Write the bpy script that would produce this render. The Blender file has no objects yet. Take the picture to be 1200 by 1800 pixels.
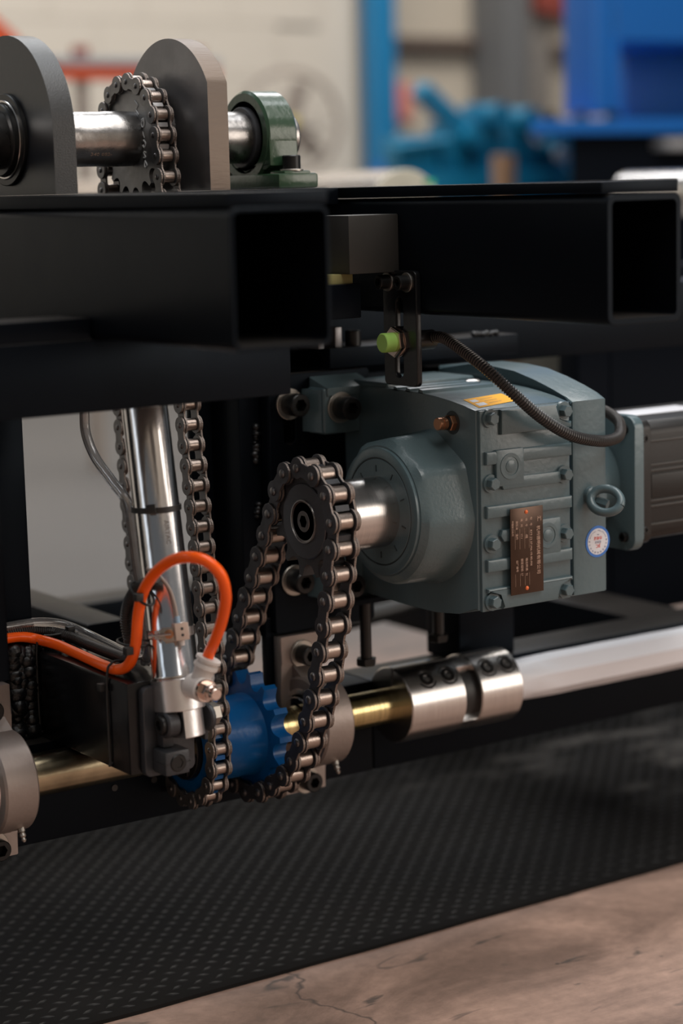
import bpy, bmesh, math, random
from mathutils import Vector, Matrix
random.seed(7)
PI = math.pi
SC = bpy.context.scene
COL = SC.collection
# ------------------------------------------------------------------ camera
CAM = (-1.0278, -1.5637, 0.3011)
cd = bpy.data.cameras.new('camera'); cam = bpy.data.objects.new('camera', cd); COL.objects.link(cam)
cx = Vector((0.8238, -0.5663, -0.0255)); cdn = Vector((-0.1088, -0.1137, -0.9875)); cf = Vector((0.5564, 0.8163, -0.1553))
cam.matrix_world = Matrix(((cx.x, -cdn.x, -cf.x, CAM[0]), (cx.y, -cdn.y, -cf.y, CAM[1]), (cx.z, -cdn.z, -cf.z, CAM[2]), (0, 0, 0, 1)))
cd.sensor_fit = 'HORIZONTAL'; cd.sensor_width = 24.0; cd.lens = 3646.9 / 1200 * 24.0
cd.dof.use_dof = True; cd.dof.focus_distance = 1.90; cd.dof.aperture_fstop = 2.8
cd.clip_start = 0.05; cd.clip_end = 60
SC.camera = cam
# ------------------------------------------------------------------ world, lights, exposure
W = bpy.data.worlds.new('world'); SC.world = W; W.use_nodes = True
bg = W.node_tree.nodes['Background']; bg.inputs[0].default_value = (0.85, 0.93, 1.0, 1); bg.inputs[1].default_value = 0.10
SC.view_settings.view_transform = 'Standard'; SC.view_settings.look = 'None'
SC.view_settings.exposure = 0.15; SC.view_settings.gamma = 1.0; SC.view_settings.use_curve_mapping = False
FLOOR = -0.46
def area(name, loc, target, sx, sy, power, col):
    l = bpy.data.lights.new(name, 'AREA'); l.shape = 'RECTANGLE'; l.size = sx; l.size_y = sy; l.energy = power; l.color = col
    o = bpy.data.objects.new(name, l); COL.objects.link(o); o.location = loc
    o.rotation_euler = (Vector(target) - Vector(loc)).to_track_quat('-Z', 'Y').to_euler(); return o
# unseen area fills added around the hall, with no window
area('overhead_fill_front', (0.5, -2.5, 4.3), (0.3, -1.9, FLOOR), 4.6, 3.4, 215, (1.0, 0.96, 0.92))  # unseen area fill that brightens the floor in front
area('overhead_fill', (1.3, 0.4, 4.3), (1.1, 0.3, FLOOR), 2.2, 2.6, 80, (0.96, 0.98, 1.0))  # unseen overhead area fill for the upward faces
area('cool_fill_left', (-4.2, 0.4, 1.3), (-0.2, -0.2, 0.1), 0.8, 2.4, 6, (0.74, 0.87, 1.0))  # small cool area light added at left, mainly for reflections in the metal
area('fill_back_wall', (3.0, 3.2, 4.3), (3.8, 5.5, 0.4), 5.0, 1.4, 205, (1.0, 0.96, 0.91))  # unseen fill placed to lift the back wall
area('fill_back_wall_left', (-3.6, 3.2, 4.3), (-4.0, 5.5, 0.4), 5.0, 1.4, 190, (0.88, 0.94, 1.0))  # added to brighten the wall that the steel plates reflect
area('glint_fill_rear', (2.4, 4.0, 3.9), (0.6, 0.3, -0.1), 3.2, 1.0, 55, (0.95, 0.97, 1.0))  # added behind the machine to give grazing glints
area('warm_fill_right', (3.4, -3.6, 1.0), (0.3, 0, -0.1), 2.6, 2.2, 60, (1.0, 0.90, 0.81))  # unseen warm area fill from the right, no opening built
FLOOR_Z = -0.46
# ------------------------------------------------------------------ materials
def mat(name, col, rough=0.5, metal=0.0, bump=0.0, bscale=60, var=0.0, vscale=12, rvar=0.0, coat=0.0, stretch=None, spec=0.5, trans=0.0, emit=None):
    m = bpy.data.materials.new(name); m.use_nodes = True; nt = m.node_tree; N = nt.nodes; L = nt.links
    b = N['Principled BSDF']; b.inputs['Base Color'].default_value = (*col, 1); b.inputs['Roughness'].default_value = rough
    b.inputs['Metallic'].default_value = metal; b.inputs['Coat Weight'].default_value = coat; b.inputs['Coat Roughness'].default_value = 0.12
    b.inputs['Specular IOR Level'].default_value = spec; b.inputs['Transmission Weight'].default_value = trans
    if emit: b.inputs['Emission Color'].default_value = (*emit[:3], 1); b.inputs['Emission Strength'].default_value = emit[3]
    tc = N.new('ShaderNodeTexCoord'); mp = N.new('ShaderNodeMapping'); L.new(tc.outputs['Object'], mp.inputs[0])
    if stretch: mp.inputs['Scale'].default_value = stretch
    if var > 0:
        n = N.new('ShaderNodeTexNoise'); n.inputs['Scale'].default_value = vscale; n.inputs['Detail'].default_value = 6; L.new(mp.outputs[0], n.inputs[0])
        r = N.new('ShaderNodeValToRGB'); r.color_ramp.elements[0].position = 0.3; r.color_ramp.elements[1].position = 0.72
        r.color_ramp.elements[0].color = (*[c * (1 - var) for c in col], 1); r.color_ramp.elements[1].color = (*[min(1, c * (1 + var)) for c in col], 1)
        L.new(n.outputs[0], r.inputs[0]); L.new(r.outputs[0], b.inputs['Base Color'])
    if rvar > 0:
        n = N.new('ShaderNodeTexNoise'); n.inputs['Scale'].default_value = vscale * 1.7; n.inputs['Detail'].default_value = 5; L.new(mp.outputs[0], n.inputs[0])
        r = N.new('ShaderNodeMapRange'); r.inputs[3].default_value = max(0, rough - rvar); r.inputs[4].default_value = rough + rvar
        L.new(n.outputs[0], r.inputs[0]); L.new(r.outputs[0], b.inputs['Roughness'])
    if bump > 0:
        n = N.new('ShaderNodeTexNoise'); n.inputs['Scale'].default_value = bscale; n.inputs['Detail'].default_value = 4; L.new(mp.outputs[0], n.inputs[0])
        bp = N.new('ShaderNodeBump'); bp.inputs['Strength'].default_value = bump; bp.inputs['Distance'].default_value = 0.001
        L.new(n.outputs[0], bp.inputs['Height']); L.new(bp.outputs[0], b.inputs['Normal'])
    return m
black = mat('black_paint', (0.0028, 0.0036, 0.0052), 0.36, bump=0.12, bscale=45, rvar=0.06, spec=0.12)
def sheen_tops(m, pale):   # paler colour painted on upward faces, in place of grazing sheen
    N = m.node_tree.nodes; L = m.node_tree.links; b = N['Principled BSDF']
    g = N.new('ShaderNodeNewGeometry'); sx = N.new('ShaderNodeSeparateXYZ'); L.new(g.outputs['Normal'], sx.inputs[0])
    mr = N.new('ShaderNodeMapRange'); mr.inputs[1].default_value = .75; mr.inputs[2].default_value = .98; L.new(sx.outputs[2], mr.inputs[0])
    mx = N.new('ShaderNodeMix'); mx.data_type = 'RGBA'; L.new(mr.outputs[0], mx.inputs[0]); mx.inputs[6].default_value = b.inputs['Base Color'].default_value; mx.inputs[7].default_value = (*pale, 1)
    L.new(mx.outputs[2], b.inputs['Base Color'])
sheen_tops(black, (.030, .027, .025))
black.node_tree.nodes['Principled BSDF'].inputs['Specular Tint'].default_value = (.62, .80, 1.0, 1)
black.node_tree.nodes['Principled BSDF'].inputs['Specular IOR Level'].default_value = .095
black_gloss = mat('black_gloss_paint', (0.0055, 0.006, 0.007), 0.24, bump=0.15, bscale=160, spec=0.35)
weld_m = mat('painted_weld_bead', (.0035, .004, .005), .34, bump=1.0, bscale=180, spec=.45)
black_thick = mat('black_plate_paint', (0.013, 0.014, 0.017), 0.34, bump=0.07, bscale=120)
oxide = mat('black_oxide_steel', (0.040, 0.042, 0.047), 0.42, 0.35, bump=0.2, bscale=400)
bolt_m = mat('black_bolt_steel', (0.009, 0.009, 0.009), 0.34, 0.15, spec=.4)
plate_m = mat('chain_plate_dark', (0.060, 0.062, 0.072), 0.40, 0.6, bump=0.2, bscale=300, var=0.2, vscale=90)
plate_edge = mat('chain_plate_edge', (0.27, 0.225, 0.20), 0.40, 1.0, bump=1.0, bscale=900)
platel_m = mat('chain_plate_grey', (0.19, 0.185, 0.185), 0.38, 0.8, bump=0.2, bscale=300, var=0.2, vscale=90)
roller_m = mat('roller_steel', (0.40, 0.33, 0.29), 0.33, 1.0, bump=0.15, bscale=500)
pin_m = mat('pin_steel', (0.20, 0.19, 0.19), 0.3, 0.9)
steel = mat('turned_steel', (0.56, 0.53, 0.51), 0.25, 1.0, bump=0.04, bscale=14, stretch=(60, 1, 1), var=0.12, vscale=25)
steel_dirty = mat('oily_steel', (0.35, 0.335, 0.325), 0.29, 1.0, bump=0.5, bscale=70, var=0.35, vscale=40, rvar=0.12)
chrome = mat('polished_tube', (0.78, 0.75, 0.74), 0.17, 1.0, bump=0.12, bscale=3, stretch=(80, 80, 0.5))
alu = mat('machined_aluminium', (0.84, 0.84, 0.85), 0.34, 1.0, bump=0.2, bscale=200)
mill = mat('mill_scale_steel', (0.19, 0.185, 0.19), 0.36, 0.75, bump=0.3, bscale=60, var=0.35, vscale=9, rvar=0.12)
cut = mat('flame_cut_edge', (0.155, 0.122, 0.10), 0.46, 0.8, bump=0.35, bscale=50, stretch=(1, 14, 4))
cutblack = mat('painted_cut_edge', (0.030, 0.031, 0.032), 0.32, 0.3, bump=0.35, bscale=900)
gearcast = mat('sprocket_steel', (0.26, 0.255, 0.255), 0.42, 0.7, bump=0.3, bscale=120, var=0.3, vscale=35)
teal = mat('grey_green_enamel', (0.080, 0.122, 0.136), 0.30, bump=0.3, bscale=150, rvar=0.05, coat=0.12)
teal_rough = mat('grey_green_cast_enamel', (0.086, 0.127, 0.139), 0.30, bump=0.35, bscale=330, coat=0.15)
green = mat('green_enamel', (0.024, 0.056, 0.028), 0.28, bump=0.4, bscale=170, coat=0.4)
blue = mat('blue_enamel', (0.001, 0.078, 0.25), 0.32, bump=0.3, bscale=170, coat=0.1, spec=.35)
brass = mat('zinc_yellow_shaft', (0.50, 0.40, 0.20), 0.22, 1.0, bump=0.2, bscale=10, stretch=(30, 1, 1), var=0.3, vscale=18)
brass2 = mat('zinc_yellow_worn', (0.43, 0.36, 0.24), 0.25, 1.0, bump=0.3, bscale=40, var=0.42, vscale=20)
castgrey = mat('bare_cast_housing', (0.30, 0.25, 0.225), 0.42, 0.55, bump=0.25, bscale=200, var=0.1)
bronze = mat('bronze_fitting', (0.42, 0.20, 0.11), 0.32, 0.9)
copper = mat('copper_rivet', (0.85, 0.20, 0.07), 0.35, 0.4)
zinc = mat('zinc_washer', (0.42, 0.39, 0.35), 0.40, 1.0)
nickel = mat('nickel_nut', (0.68, 0.56, 0.50), 0.16, 1.0)
rubber = mat('black_rubber', (0.012, 0.012, 0.012), 0.45)
conduit = mat('corrugated_plastic', (0.030, 0.027, 0.026), 0.36)
orange = mat('orange_tube', (1.0, 0.12, 0.008), 0.28, spec=.35)
clear = mat('clear_tube', (0.42, 0.40, 0.39), 0.14, coat=0.3, trans=0.8)
white_pl = mat('white_plastic', (0.62, 0.58, 0.55), 0.38)
white_wrap = mat('white_film', (0.80, 0.80, 0.84), 0.40, bump=0.6, bscale=25, stretch=(0.3, 1, 1), var=0.08, vscale=10)
lime = mat('lime_cap', (0.30, 0.52, 0.11), 0.45)
yellow = mat('yellow_label', (1.0, 0.47, 0.02), 0.60, spec=.2)
label_w = mat('white_label', (0.72, 0.72, 0.76), 0.40)
label_b = mat('blue_label', (0.03, 0.16, 0.52), 0.40)
ink_r = mat('red_ink', (0.75, 0.05, 0.03), 0.5)
ink_g = mat('grey_ink', (0.25, 0.25, 0.36), 0.5)
plate_br = mat('etched_nameplate', (0.060, 0.035, 0.024), 0.24, 0.75, var=0.35, vscale=30)
etch = mat('bright_etching', (0.52, 0.36, 0.28), 0.35, 0.6)
ink_k = mat('black_ink', (0.012, 0.02, 0.022), 0.4)
chalk = mat('paint_marker_white', (0.80, 0.80, 0.80), 0.6)
redpl = mat('red_wire', (0.6, 0.02, 0.015), 0.4)
greyw = mat('grey_wire', (0.32, 0.27, 0.24), 0.45)
motor_m = mat('black_motor_casting', (0.010, 0.009, 0.0085), 0.38, bump=0.08, bscale=250, spec=.35)
mach_blue = mat('machine_blue', (0.003, 0.125, 0.45), 0.42)
turq = mat('turquoise_paint', (0.006, 0.17, 0.30), 0.4, var=0.25, vscale=6)
bluepost = mat('blue_post_paint', (0.010, 0.175, 0.37), 0.5)
grey_beam = mat('grey_column_paint', (0.125, 0.125, 0.125), 0.6)
orange_p = mat('orange_steel_paint', (0.65, 0.085, 0.02), 0.45)
wood = mat('pallet_wood', (0.28, 0.16, 0.09), 0.6)
cream_s = mat('cream_roller_end', (0.50, 0.47, 0.38), 0.5)
red_sign = mat('red_sign', (0.66, 0.20, 0.15), 0.6)
greycase = mat('grey_casing', (0.35, 0.35, 0.36), 0.5)
fan_m = mat('fan_wire', (0.30, 0.25, 0.21), 0.5)
yellow_p = mat('yellow_plastic', (0.62, 0.50, 0.05), 0.4)
dark_case = mat('dark_blue_casing', (0.0025, 0.004, 0.007), 0.6, spec=.06)

def nodes_mat(name):
    m = bpy.data.materials.new(name); m.use_nodes = True; return m, m.node_tree.nodes, m.node_tree.links
def floor_material():
    m, N, L = nodes_mat('stained_concrete'); b = N['Principled BSDF']
    tc = N.new('ShaderNodeTexCoord')
    def noise(s, d, rough=0.55, dist=0.0, w=None):
        mp = N.new('ShaderNodeMapping'); L.new(tc.outputs['Object'], mp.inputs[0])
        if w: mp.inputs['Scale'].default_value = w
        n = N.new('ShaderNodeTexNoise'); n.inputs['Scale'].default_value = s; n.inputs['Detail'].default_value = d
        n.inputs['Roughness'].default_value = rough; n.inputs['Distortion'].default_value = dist; L.new(mp.outputs[0], n.inputs[0]); return n
    def ramp(src, a, b_, ca, cb):
        r = N.new('ShaderNodeValToRGB'); r.color_ramp.elements[0].position = a; r.color_ramp.elements[1].position = b_
        r.color_ramp.elements[0].color = ca; r.color_ramp.elements[1].color = cb; L.new(src, r.inputs[0]); return r
    def mix(f, a, c, t='MIX'):
        x = N.new('ShaderNodeMix'); x.data_type = 'RGBA'; x.blend_type = t
        if isinstance(f, float): x.inputs[0].default_value = f
        else: L.new(f, x.inputs[0])
        for i, v in ((6, a), (7, c)):
            if isinstance(v, tuple): x.inputs[i].default_value = v
            else: L.new(v, x.inputs[i])
        return x.outputs[2]
    c1 = ramp(noise(5, 9, .68, .6, (.6, 1.3, 1)).outputs[0], .38, .62, (.20, .128, .098, 1), (.47, .305, .235, 1)).outputs[0]
    fine = ramp(noise(70, 5, .7).outputs[0], .35, .65, (.84, .84, .84, 1), (1.05, 1.05, 1.05, 1)).outputs[0]
    c2 = mix(1.0, c1, fine, 'MULTIPLY')
    blot = ramp(noise(22, 3, .5, 1.0, (.5, 1.4, 1)).outputs[0], .63, .70, (0, 0, 0, 1), (.8, .8, .8, 1)).outputs[0]
    c3 = mix(blot, c2, (.06, .05, .045, 1))
    vo = N.new('ShaderNodeTexVoronoi'); vo.inputs['Scale'].default_value = 26; L.new(tc.outputs['Object'], vo.inputs[0])
    sp = ramp(vo.outputs['Distance'], .05, .09, (1, 1, 1, 1), (0, 0, 0, 1)).outputs[0]
    gate = ramp(noise(5, 2).outputs[0], .5, .56, (0, 0, 0, 1), (1, 1, 1, 1)).outputs[0]
    c4 = mix(mix(1.0, sp, gate, 'MULTIPLY'), c3, (.05, .04, .035, 1))
    # hairline cracks: voronoi edges distorted
    nz = noise(6, 4, .6); ad = N.new('ShaderNodeMix'); ad.data_type = 'RGBA'; ad.inputs[0].default_value = .13; L.new(tc.outputs['Object'], ad.inputs[6]); L.new(nz.outputs['Color'], ad.inputs[7])
    v2 = N.new('ShaderNodeTexVoronoi'); v2.feature = 'DISTANCE_TO_EDGE'; v2.inputs['Scale'].default_value = 1.5; L.new(ad.outputs[2], v2.inputs[0])
    ck = ramp(v2.outputs['Distance'], .0, .0010, (1, 1, 1, 1), (0, 0, 0, 1)).outputs[0]
    c5 = mix(ck, c4, (.09, .065, .055, 1))
    # clean grey concrete farther into the hall
    sx = N.new('ShaderNodeSeparateXYZ'); L.new(tc.outputs['Object'], sx.inputs[0])
    g = ramp(sx.outputs[1], .0, 1.0, (0, 0, 0, 1), (1, 1, 1, 1)); mr = N.new('ShaderNodeMapRange'); mr.inputs[1].default_value = .9; mr.inputs[2].default_value = 1.4
    L.new(sx.outputs[1], mr.inputs[0])
    c6 = mix(mr.outputs[0], c5, (.092, .086, .082, 1))
    L.new(c6, b.inputs['Base Color']); b.inputs['Roughness'].default_value = .6
    bp = N.new('ShaderNodeBump'); bp.inputs['Strength'].default_value = .3; bp.inputs['Distance'].default_value = .002
    L.new(fine, bp.inputs['Height']); L.new(bp.outputs[0], b.inputs['Normal'])
    return m
floor_m = floor_material()
def mat_material():
    m, N, L = nodes_mat('tread_mat_rubber'); b = N['Principled BSDF']; tc = N.new('ShaderNodeTexCoord')
    n = N.new('ShaderNodeTexNoise'); n.inputs['Scale'].default_value = 4; n.inputs['Detail'].default_value = 8; L.new(tc.outputs['Object'], n.inputs[0])
    r = N.new('ShaderNodeValToRGB'); r.color_ramp.elements[0].position = .4; r.color_ramp.elements[1].position = .75
    r.color_ramp.elements[0].color = (.0088, .0084, .0083, 1); r.color_ramp.elements[1].color = (.0130, .0118, .0110, 1); L.new(n.outputs[0], r.inputs[0])
    # white dust scuffs
    mp = N.new('ShaderNodeMapping'); mp.inputs['Scale'].default_value = (1.2, 3.2, 1); L.new(tc.outputs['Object'], mp.inputs[0])
    n2 = N.new('ShaderNodeTexNoise'); n2.inputs['Scale'].default_value = 3.1; n2.inputs['Detail'].default_value = 9; n2.inputs['Roughness'].default_value = .7; L.new(mp.outputs[0], n2.inputs[0])
    r2 = N.new('ShaderNodeValToRGB'); r2.color_ramp.elements[0].position = .50; r2.color_ramp.elements[1].position = .70
    r2.color_ramp.elements[0].color = (0, 0, 0, 1); r2.color_ramp.elements[1].color = (.5, .5, .5, 1); L.new(n2.outputs[0], r2.inputs[0])
    sx = N.new('ShaderNodeSeparateXYZ'); L.new(tc.outputs['Object'], sx.inputs[0]); mr = N.new('ShaderNodeMapRange'); mr.inputs[1].default_value = .80; mr.inputs[2].default_value = 1.15
    ad = N.new('ShaderNodeMath'); ad.operation = 'MULTIPLY_ADD'; ad.inputs[1].default_value = .9; L.new(sx.outputs[0], ad.inputs[0]); L.new(sx.outputs[1], ad.inputs[2]); L.new(ad.outputs[0], mr.inputs[0])
    mu = N.new('ShaderNodeMath'); mu.operation = 'MULTIPLY'; L.new(r2.outputs[0], mu.inputs[0]); L.new(mr.outputs[0], mu.inputs[1])
    mx = N.new('ShaderNodeMix'); mx.data_type = 'RGBA'; L.new(mu.outputs[0], mx.inputs[0]); L.new(r.outputs[0], mx.inputs[6]); mx.inputs[7].default_value = (.30, .28, .26, 1)
    L.new(mx.outputs[2], b.inputs['Base Color']); b.inputs['Roughness'].default_value = .85; b.inputs['Specular IOR Level'].default_value = .06
    return m
mat_m = mat_material()
def wall_material(name, c, sc=1.0):
    m, N, L = nodes_mat(name); b = N['Principled BSDF']; tc = N.new('ShaderNodeTexCoord')
    mp = N.new('ShaderNodeMapping'); mp.inputs['Rotation'].default_value = (PI/2, 0, 0); L.new(tc.outputs['Object'], mp.inputs[0])
    n = N.new('ShaderNodeTexNoise'); n.inputs['Scale'].default_value = 1.5; n.inputs['Detail'].default_value = 5; L.new(tc.outputs['Object'], n.inputs[0])
    r = N.new('ShaderNodeValToRGB'); r.color_ramp.elements[0].color = (*[x * .92 for x in c], 1); r.color_ramp.elements[1].color = (*[x * 1.06 for x in c], 1); L.new(n.outputs[0], r.inputs[0])
    L.new(r.outputs[0], b.inputs['Base Color']); b.inputs['Roughness'].default_value = .8
    return m
wall_m = wall_material('cream_block_wall', (0.56, 0.50, 0.42))
wall2_m = wall_material('beige_sheet_wall', (0.46, 0.40, 0.32))

# ------------------------------------------------------------------ mesh helpers (world coordinates)
def finish(name, bm, m, parent=None, smooth=True, ang=35):
    me = bpy.data.meshes.new(name); bmesh.ops.recalc_face_normals(bm, faces=bm.faces); bm.to_mesh(me); bm.free()
    for x in (m if isinstance(m, (list, tuple)) else [m]): me.materials.append(x)
    if smooth:
        me.shade_smooth(); me.set_sharp_from_angle(angle=math.radians(ang))
    return link(name, me, parent)
def link(name, me, parent=None):
    o = bpy.data.objects.new(name, me); COL.objects.link(o)
    if parent is not None: attach(o, parent)
    return o
ORG = {}
def attach(o, p):
    o.parent = p; o.matrix_parent_inverse = ORG[p.name].inverted() if p.name in ORG else Matrix.Identity(4)
def thing(name, label, cat, loc=(0, 0, 0), group=None):
    o = bpy.data.objects.new(name, None); COL.objects.link(o); o.empty_display_size = .02
    o.location = loc; ORG[o.name] = Matrix.Translation(loc); o['label'] = label; o['category'] = cat
    if group: o['group'] = group
    return o
def tag(o, label, cat, group=None):
    o['label'] = label; o['category'] = cat
    if group: o['group'] = group
    return o
def lab(o, l): o['label'] = l; return o
def box(bm, x0, x1, y0, y1, z0, z1, bev=0.0, seg=2, M=None, mi=0):
    r = bmesh.ops.create_cube(bm, size=1.0); vs = r['verts']
    for v in vs: v.co = Vector(((x0 + x1) / 2 + v.co.x * (x1 - x0), (y0 + y1) / 2 + v.co.y * (y1 - y0), (z0 + z1) / 2 + v.co.z * (z1 - z0)))
    fs = list({f for v in vs for f in v.link_faces})
    for f in fs: f.material_index = mi
    out = list(vs)
    if bev > 0:
        es = list({e for v in vs for e in v.link_edges})
        rr = bmesh.ops.bevel(bm, geom=es, offset=bev, segments=seg, affect='EDGES', profile=0.6)
        out = list({v for f in rr['faces'] for v in f.verts} | {v for v in vs if v.is_valid})
        for f in rr['faces']: f.material_index = mi
    if M is not None:
        for v in out: v.co = M @ v.co
    return out
def bx(name, x0, x1, y0, y1, z0, z1, m, parent=None, bev=0.0015, M=None, seg=2):
    bm = bmesh.new(); box(bm, x0, x1, y0, y1, z0, z1, bev, seg, M); return finish(name, bm, m, parent)
def frame_of(axis):
    a = Vector(axis).normalized(); u = Vector((0, 0, 1)) if abs(a.z) < .9 else Vector((0, 1, 0))
    p = a.cross(u).normalized(); q = a.cross(p).normalized(); return a, p, q
def lathe(bm, origin, axis, prof, n=48, mi=0, caps=True):
    a, p, q = frame_of(axis); O = Vector(origin); rings = []
    for (t, r) in prof:
        if r <= 1e-6: rings.append([bm.verts.new(O + a * t)])
        else: rings.append([bm.verts.new(O + a * t + (p * math.cos(2 * PI * i / n) + q * math.sin(2 * PI * i / n)) * r) for i in range(n)])
    for A, B in zip(rings[:-1], rings[1:]):
        for i in range(n):
            j = (i + 1) % n
            if len(A) == 1 and len(B) == 1: break
            if len(A) == 1: f = bm.faces.new((A[0], B[i], B[j]))
            elif len(B) == 1: f = bm.faces.new((A[i], A[j], B[0]))
            else: f = bm.faces.new((A[i], A[j], B[j], B[i]))
            f.material_index = mi
    if caps:
        for R in (rings[0], rings[-1]):
            if len(R) > 1:
                f = bm.faces.new(R); f.material_index = mi
def lt(name, origin, axis, prof, m, parent=None, n=48, ang=35):
    bm = bmesh.new(); lathe(bm, origin, axis, prof, n); return finish(name, bm, m, parent, ang=ang)
def cyl(name, origin, axis, t0, t1, r, m, parent=None, ch=0.0, n=48):
    pr = [(t0, r - ch), (t0 + ch, r), (t1 - ch, r), (t1, r - ch)] if ch > 0 else [(t0, r), (t1, r)]
    return lt(name, origin, axis, pr, m, parent, n)
def catmull(P, k=8, closed=False):
    P = [Vector(p) for p in P]; n = len(P); out = []
    rng = range(n) if closed else range(n - 1)
    for i in rng:
        p0 = P[(i - 1) % n] if closed or i > 0 else P[0] * 2 - P[1]
        p1 = P[i]; p2 = P[(i + 1) % n]
        p3 = P[(i + 2) % n] if closed or i + 2 < n else P[-1] * 2 - P[-2]
        for s in range(k):
            t = s / k
            out.append(.5 * ((2 * p1) + (-p0 + p2) * t + (2 * p0 - 5 * p1 + 4 * p2 - p3) * t * t + (-p0 + 3 * p1 - 3 * p2 + p3) * t ** 3))
    if not closed: out.append(P[-1])
    return out
def resample(P, step):
    d = [0]
    for a, b in zip(P[:-1], P[1:]): d.append(d[-1] + (b - a).length)
    n = max(2, int(d[-1] / step)); out = []; j = 0
    for i in range(n + 1):
        s = d[-1] * i / n
        while j < len(d) - 2 and d[j + 1] < s: j += 1
        t = (s - d[j]) / max(1e-9, d[j + 1] - d[j]); out.append(P[j].lerp(P[j + 1], t))
    return out
def tube(bm, P, r, n=12, rf=None, caps=True, mi=0):
    P = [Vector(p) for p in P]; rings = []; prev = None
    for i, p in enumerate(P):
        t = (P[min(i + 1, len(P) - 1)] - P[max(i - 1, 0)]).normalized()
        if prev is None:
            u = Vector((0, 0, 1)) if abs(t.z) < .9 else Vector((1, 0, 0)); s = t.cross(u).normalized()
        else:
            s = (prev - t * prev.dot(t)).normalized()
        prev = s; q = t.cross(s); rr = rf(i) if rf else r
        rings.append([bm.verts.new(p + (s * math.cos(2 * PI * k / n) + q * math.sin(2 * PI * k / n)) * rr) for k in range(n)])
    for A, B in zip(rings[:-1], rings[1:]):
        for k in range(n): bm.faces.new((A[k], A[(k + 1) % n], B[(k + 1) % n], B[k])).material_index = mi
    if caps: bm.faces.new(rings[0]).material_index = mi; bm.faces.new(rings[-1]).material_index = mi
def tb(name, P, r, m, parent=None, n=14, k=8, **kw):
    bm = bmesh.new(); tube(bm, catmull(P, k), r, n, **kw); return finish(name, bm, m, parent, ang=60)
def corrugated(name, P, r, m, parent=None, pitch=0.0028, n=14):
    q = resample(catmull(P, 14), pitch / 4)
    bm = bmesh.new(); tube(bm, q, r, n, rf=lambda i: r * (1.0, 1.0, .84, .84)[i % 4]); return finish(name, bm, m, parent, ang=25)
def prism(bm, outline, d0, d1, plane='yz', mi=0, mi_edge=None, bev=0.0):
    """extrude a 2D outline between d0 and d1; plane yz (along x), xz (along y), xy (along z)"""
    def P(a, b, d): return {'yz': (d, a, b), 'xz': (a, d, b), 'xy': (a, b, d)}[plane]
    A = [bm.verts.new(P(a, b, d0)) for a, b in outline]; B = [bm.verts.new(P(a, b, d1)) for a, b in outline]
    n = len(outline); fs = [bm.faces.new(A), bm.faces.new(B)]
    for f in fs: f.material_index = mi
    for i in range(n):
        f = bm.faces.new((A[i], A[(i + 1) % n], B[(i + 1) % n], B[i])); f.material_index = mi if mi_edge is None else mi_edge
    if bev > 0:
        es = [e for f in fs for e in f.edges]
        r = bmesh.ops.bevel(bm, geom=es, offset=bev, segments=2, affect='EDGES', profile=.6)
def pz(name, outline, d0, d1, m, parent=None, plane='yz', bev=0.0, mi_edge=None, ang=30):
    bm = bmesh.new(); prism(bm, outline, d0, d1, plane, 0, mi_edge, bev); return finish(name, bm, m, parent, ang=ang)
def arc(cx_, cy_, r, a0, a1, n=12): return [(cx_ + r * math.cos(a0 + (a1 - a0) * i / n), cy_ + r * math.sin(a0 + (a1 - a0) * i / n)) for i in range(n + 1)]
def rrect(x0, x1, y0, y1, r, n=5):
    return arc(x1 - r, y1 - r, r, 0, PI/2, n) + arc(x0 + r, y1 - r, r, PI/2, PI, n) + arc(x0 + r, y0 + r, r, PI, 1.5*PI, n) + arc(x1 - r, y0 + r, r, 1.5*PI, 2*PI, n)
def slot(cx_, z0, z1, r): return arc(cx_, z1 - r, r, 0, PI, 10) + arc(cx_, z0 + r, r, PI, 2*PI, 10)
def plate(name, outer, holes, d0, d1, m, parent=None, plane='yz', bev=0.0006):
    """a flat plate with holes: 2D curve filled, extruded and bevelled, turned into a mesh"""
    cu = bpy.data.curves.new(name, 'CURVE'); cu.dimensions = '2D'; cu.fill_mode = 'BOTH'
    for L_ in [outer] + holes:
        s = cu.splines.new('POLY'); s.points.add(len(L_) - 1)
        for i, (a, b) in enumerate(L_): s.points[i].co = (a, b, 0, 1)
        s.use_cyclic_u = True
    cu.extrude = abs(d1 - d0) / 2 - bev; cu.bevel_depth = bev; cu.bevel_resolution = 1; cu.offset = -bev
    t = bpy.data.objects.new(name, cu); COL.objects.link(t)
    me = bpy.data.meshes.new_from_object(t.evaluated_get(bpy.context.evaluated_depsgraph_get()))
    bpy.data.objects.remove(t); bpy.data.curves.remove(cu); c = (d0 + d1) / 2
    for v in me.vertices:
        a, b, d = v.co; v.co = {'yz': (c + d, a, b), 'xz': (a, c - d, b), 'xy': (a, b, c + d)}[plane]
    me.materials.clear(); me.materials.append(m); me.shade_smooth(); me.set_sharp_from_angle(angle=.5); me.name = name
    return link(name, me, parent)
def text(name, s, M, size, m, parent=None, depth=0.00008, align='CENTER'):
    cu = bpy.data.curves.new(name, 'FONT'); cu.body = s; cu.size = size; cu.extrude = depth; cu.align_x = align; cu.align_y = 'CENTER'; cu.resolution_u = 3
    t = bpy.data.objects.new(name, cu); COL.objects.link(t)
    me = bpy.data.meshes.new_from_object(t.evaluated_get(bpy.context.evaluated_depsgraph_get()))
    bpy.data.objects.remove(t); bpy.data.curves.remove(cu); me.transform(M); me.materials.clear(); me.materials.append(m); me.name = name
    return link(name, me, parent)
def basis(o, X, Y):
    X = Vector(X).normalized(); Y = Vector(Y).normalized(); Z = X.cross(Y)
    return Matrix(((X.x, Y.x, Z.x, o[0]), (X.y, Y.y, Z.y, o[1]), (X.z, Y.z, Z.z, o[2]), (0, 0, 0, 1)))
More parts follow.
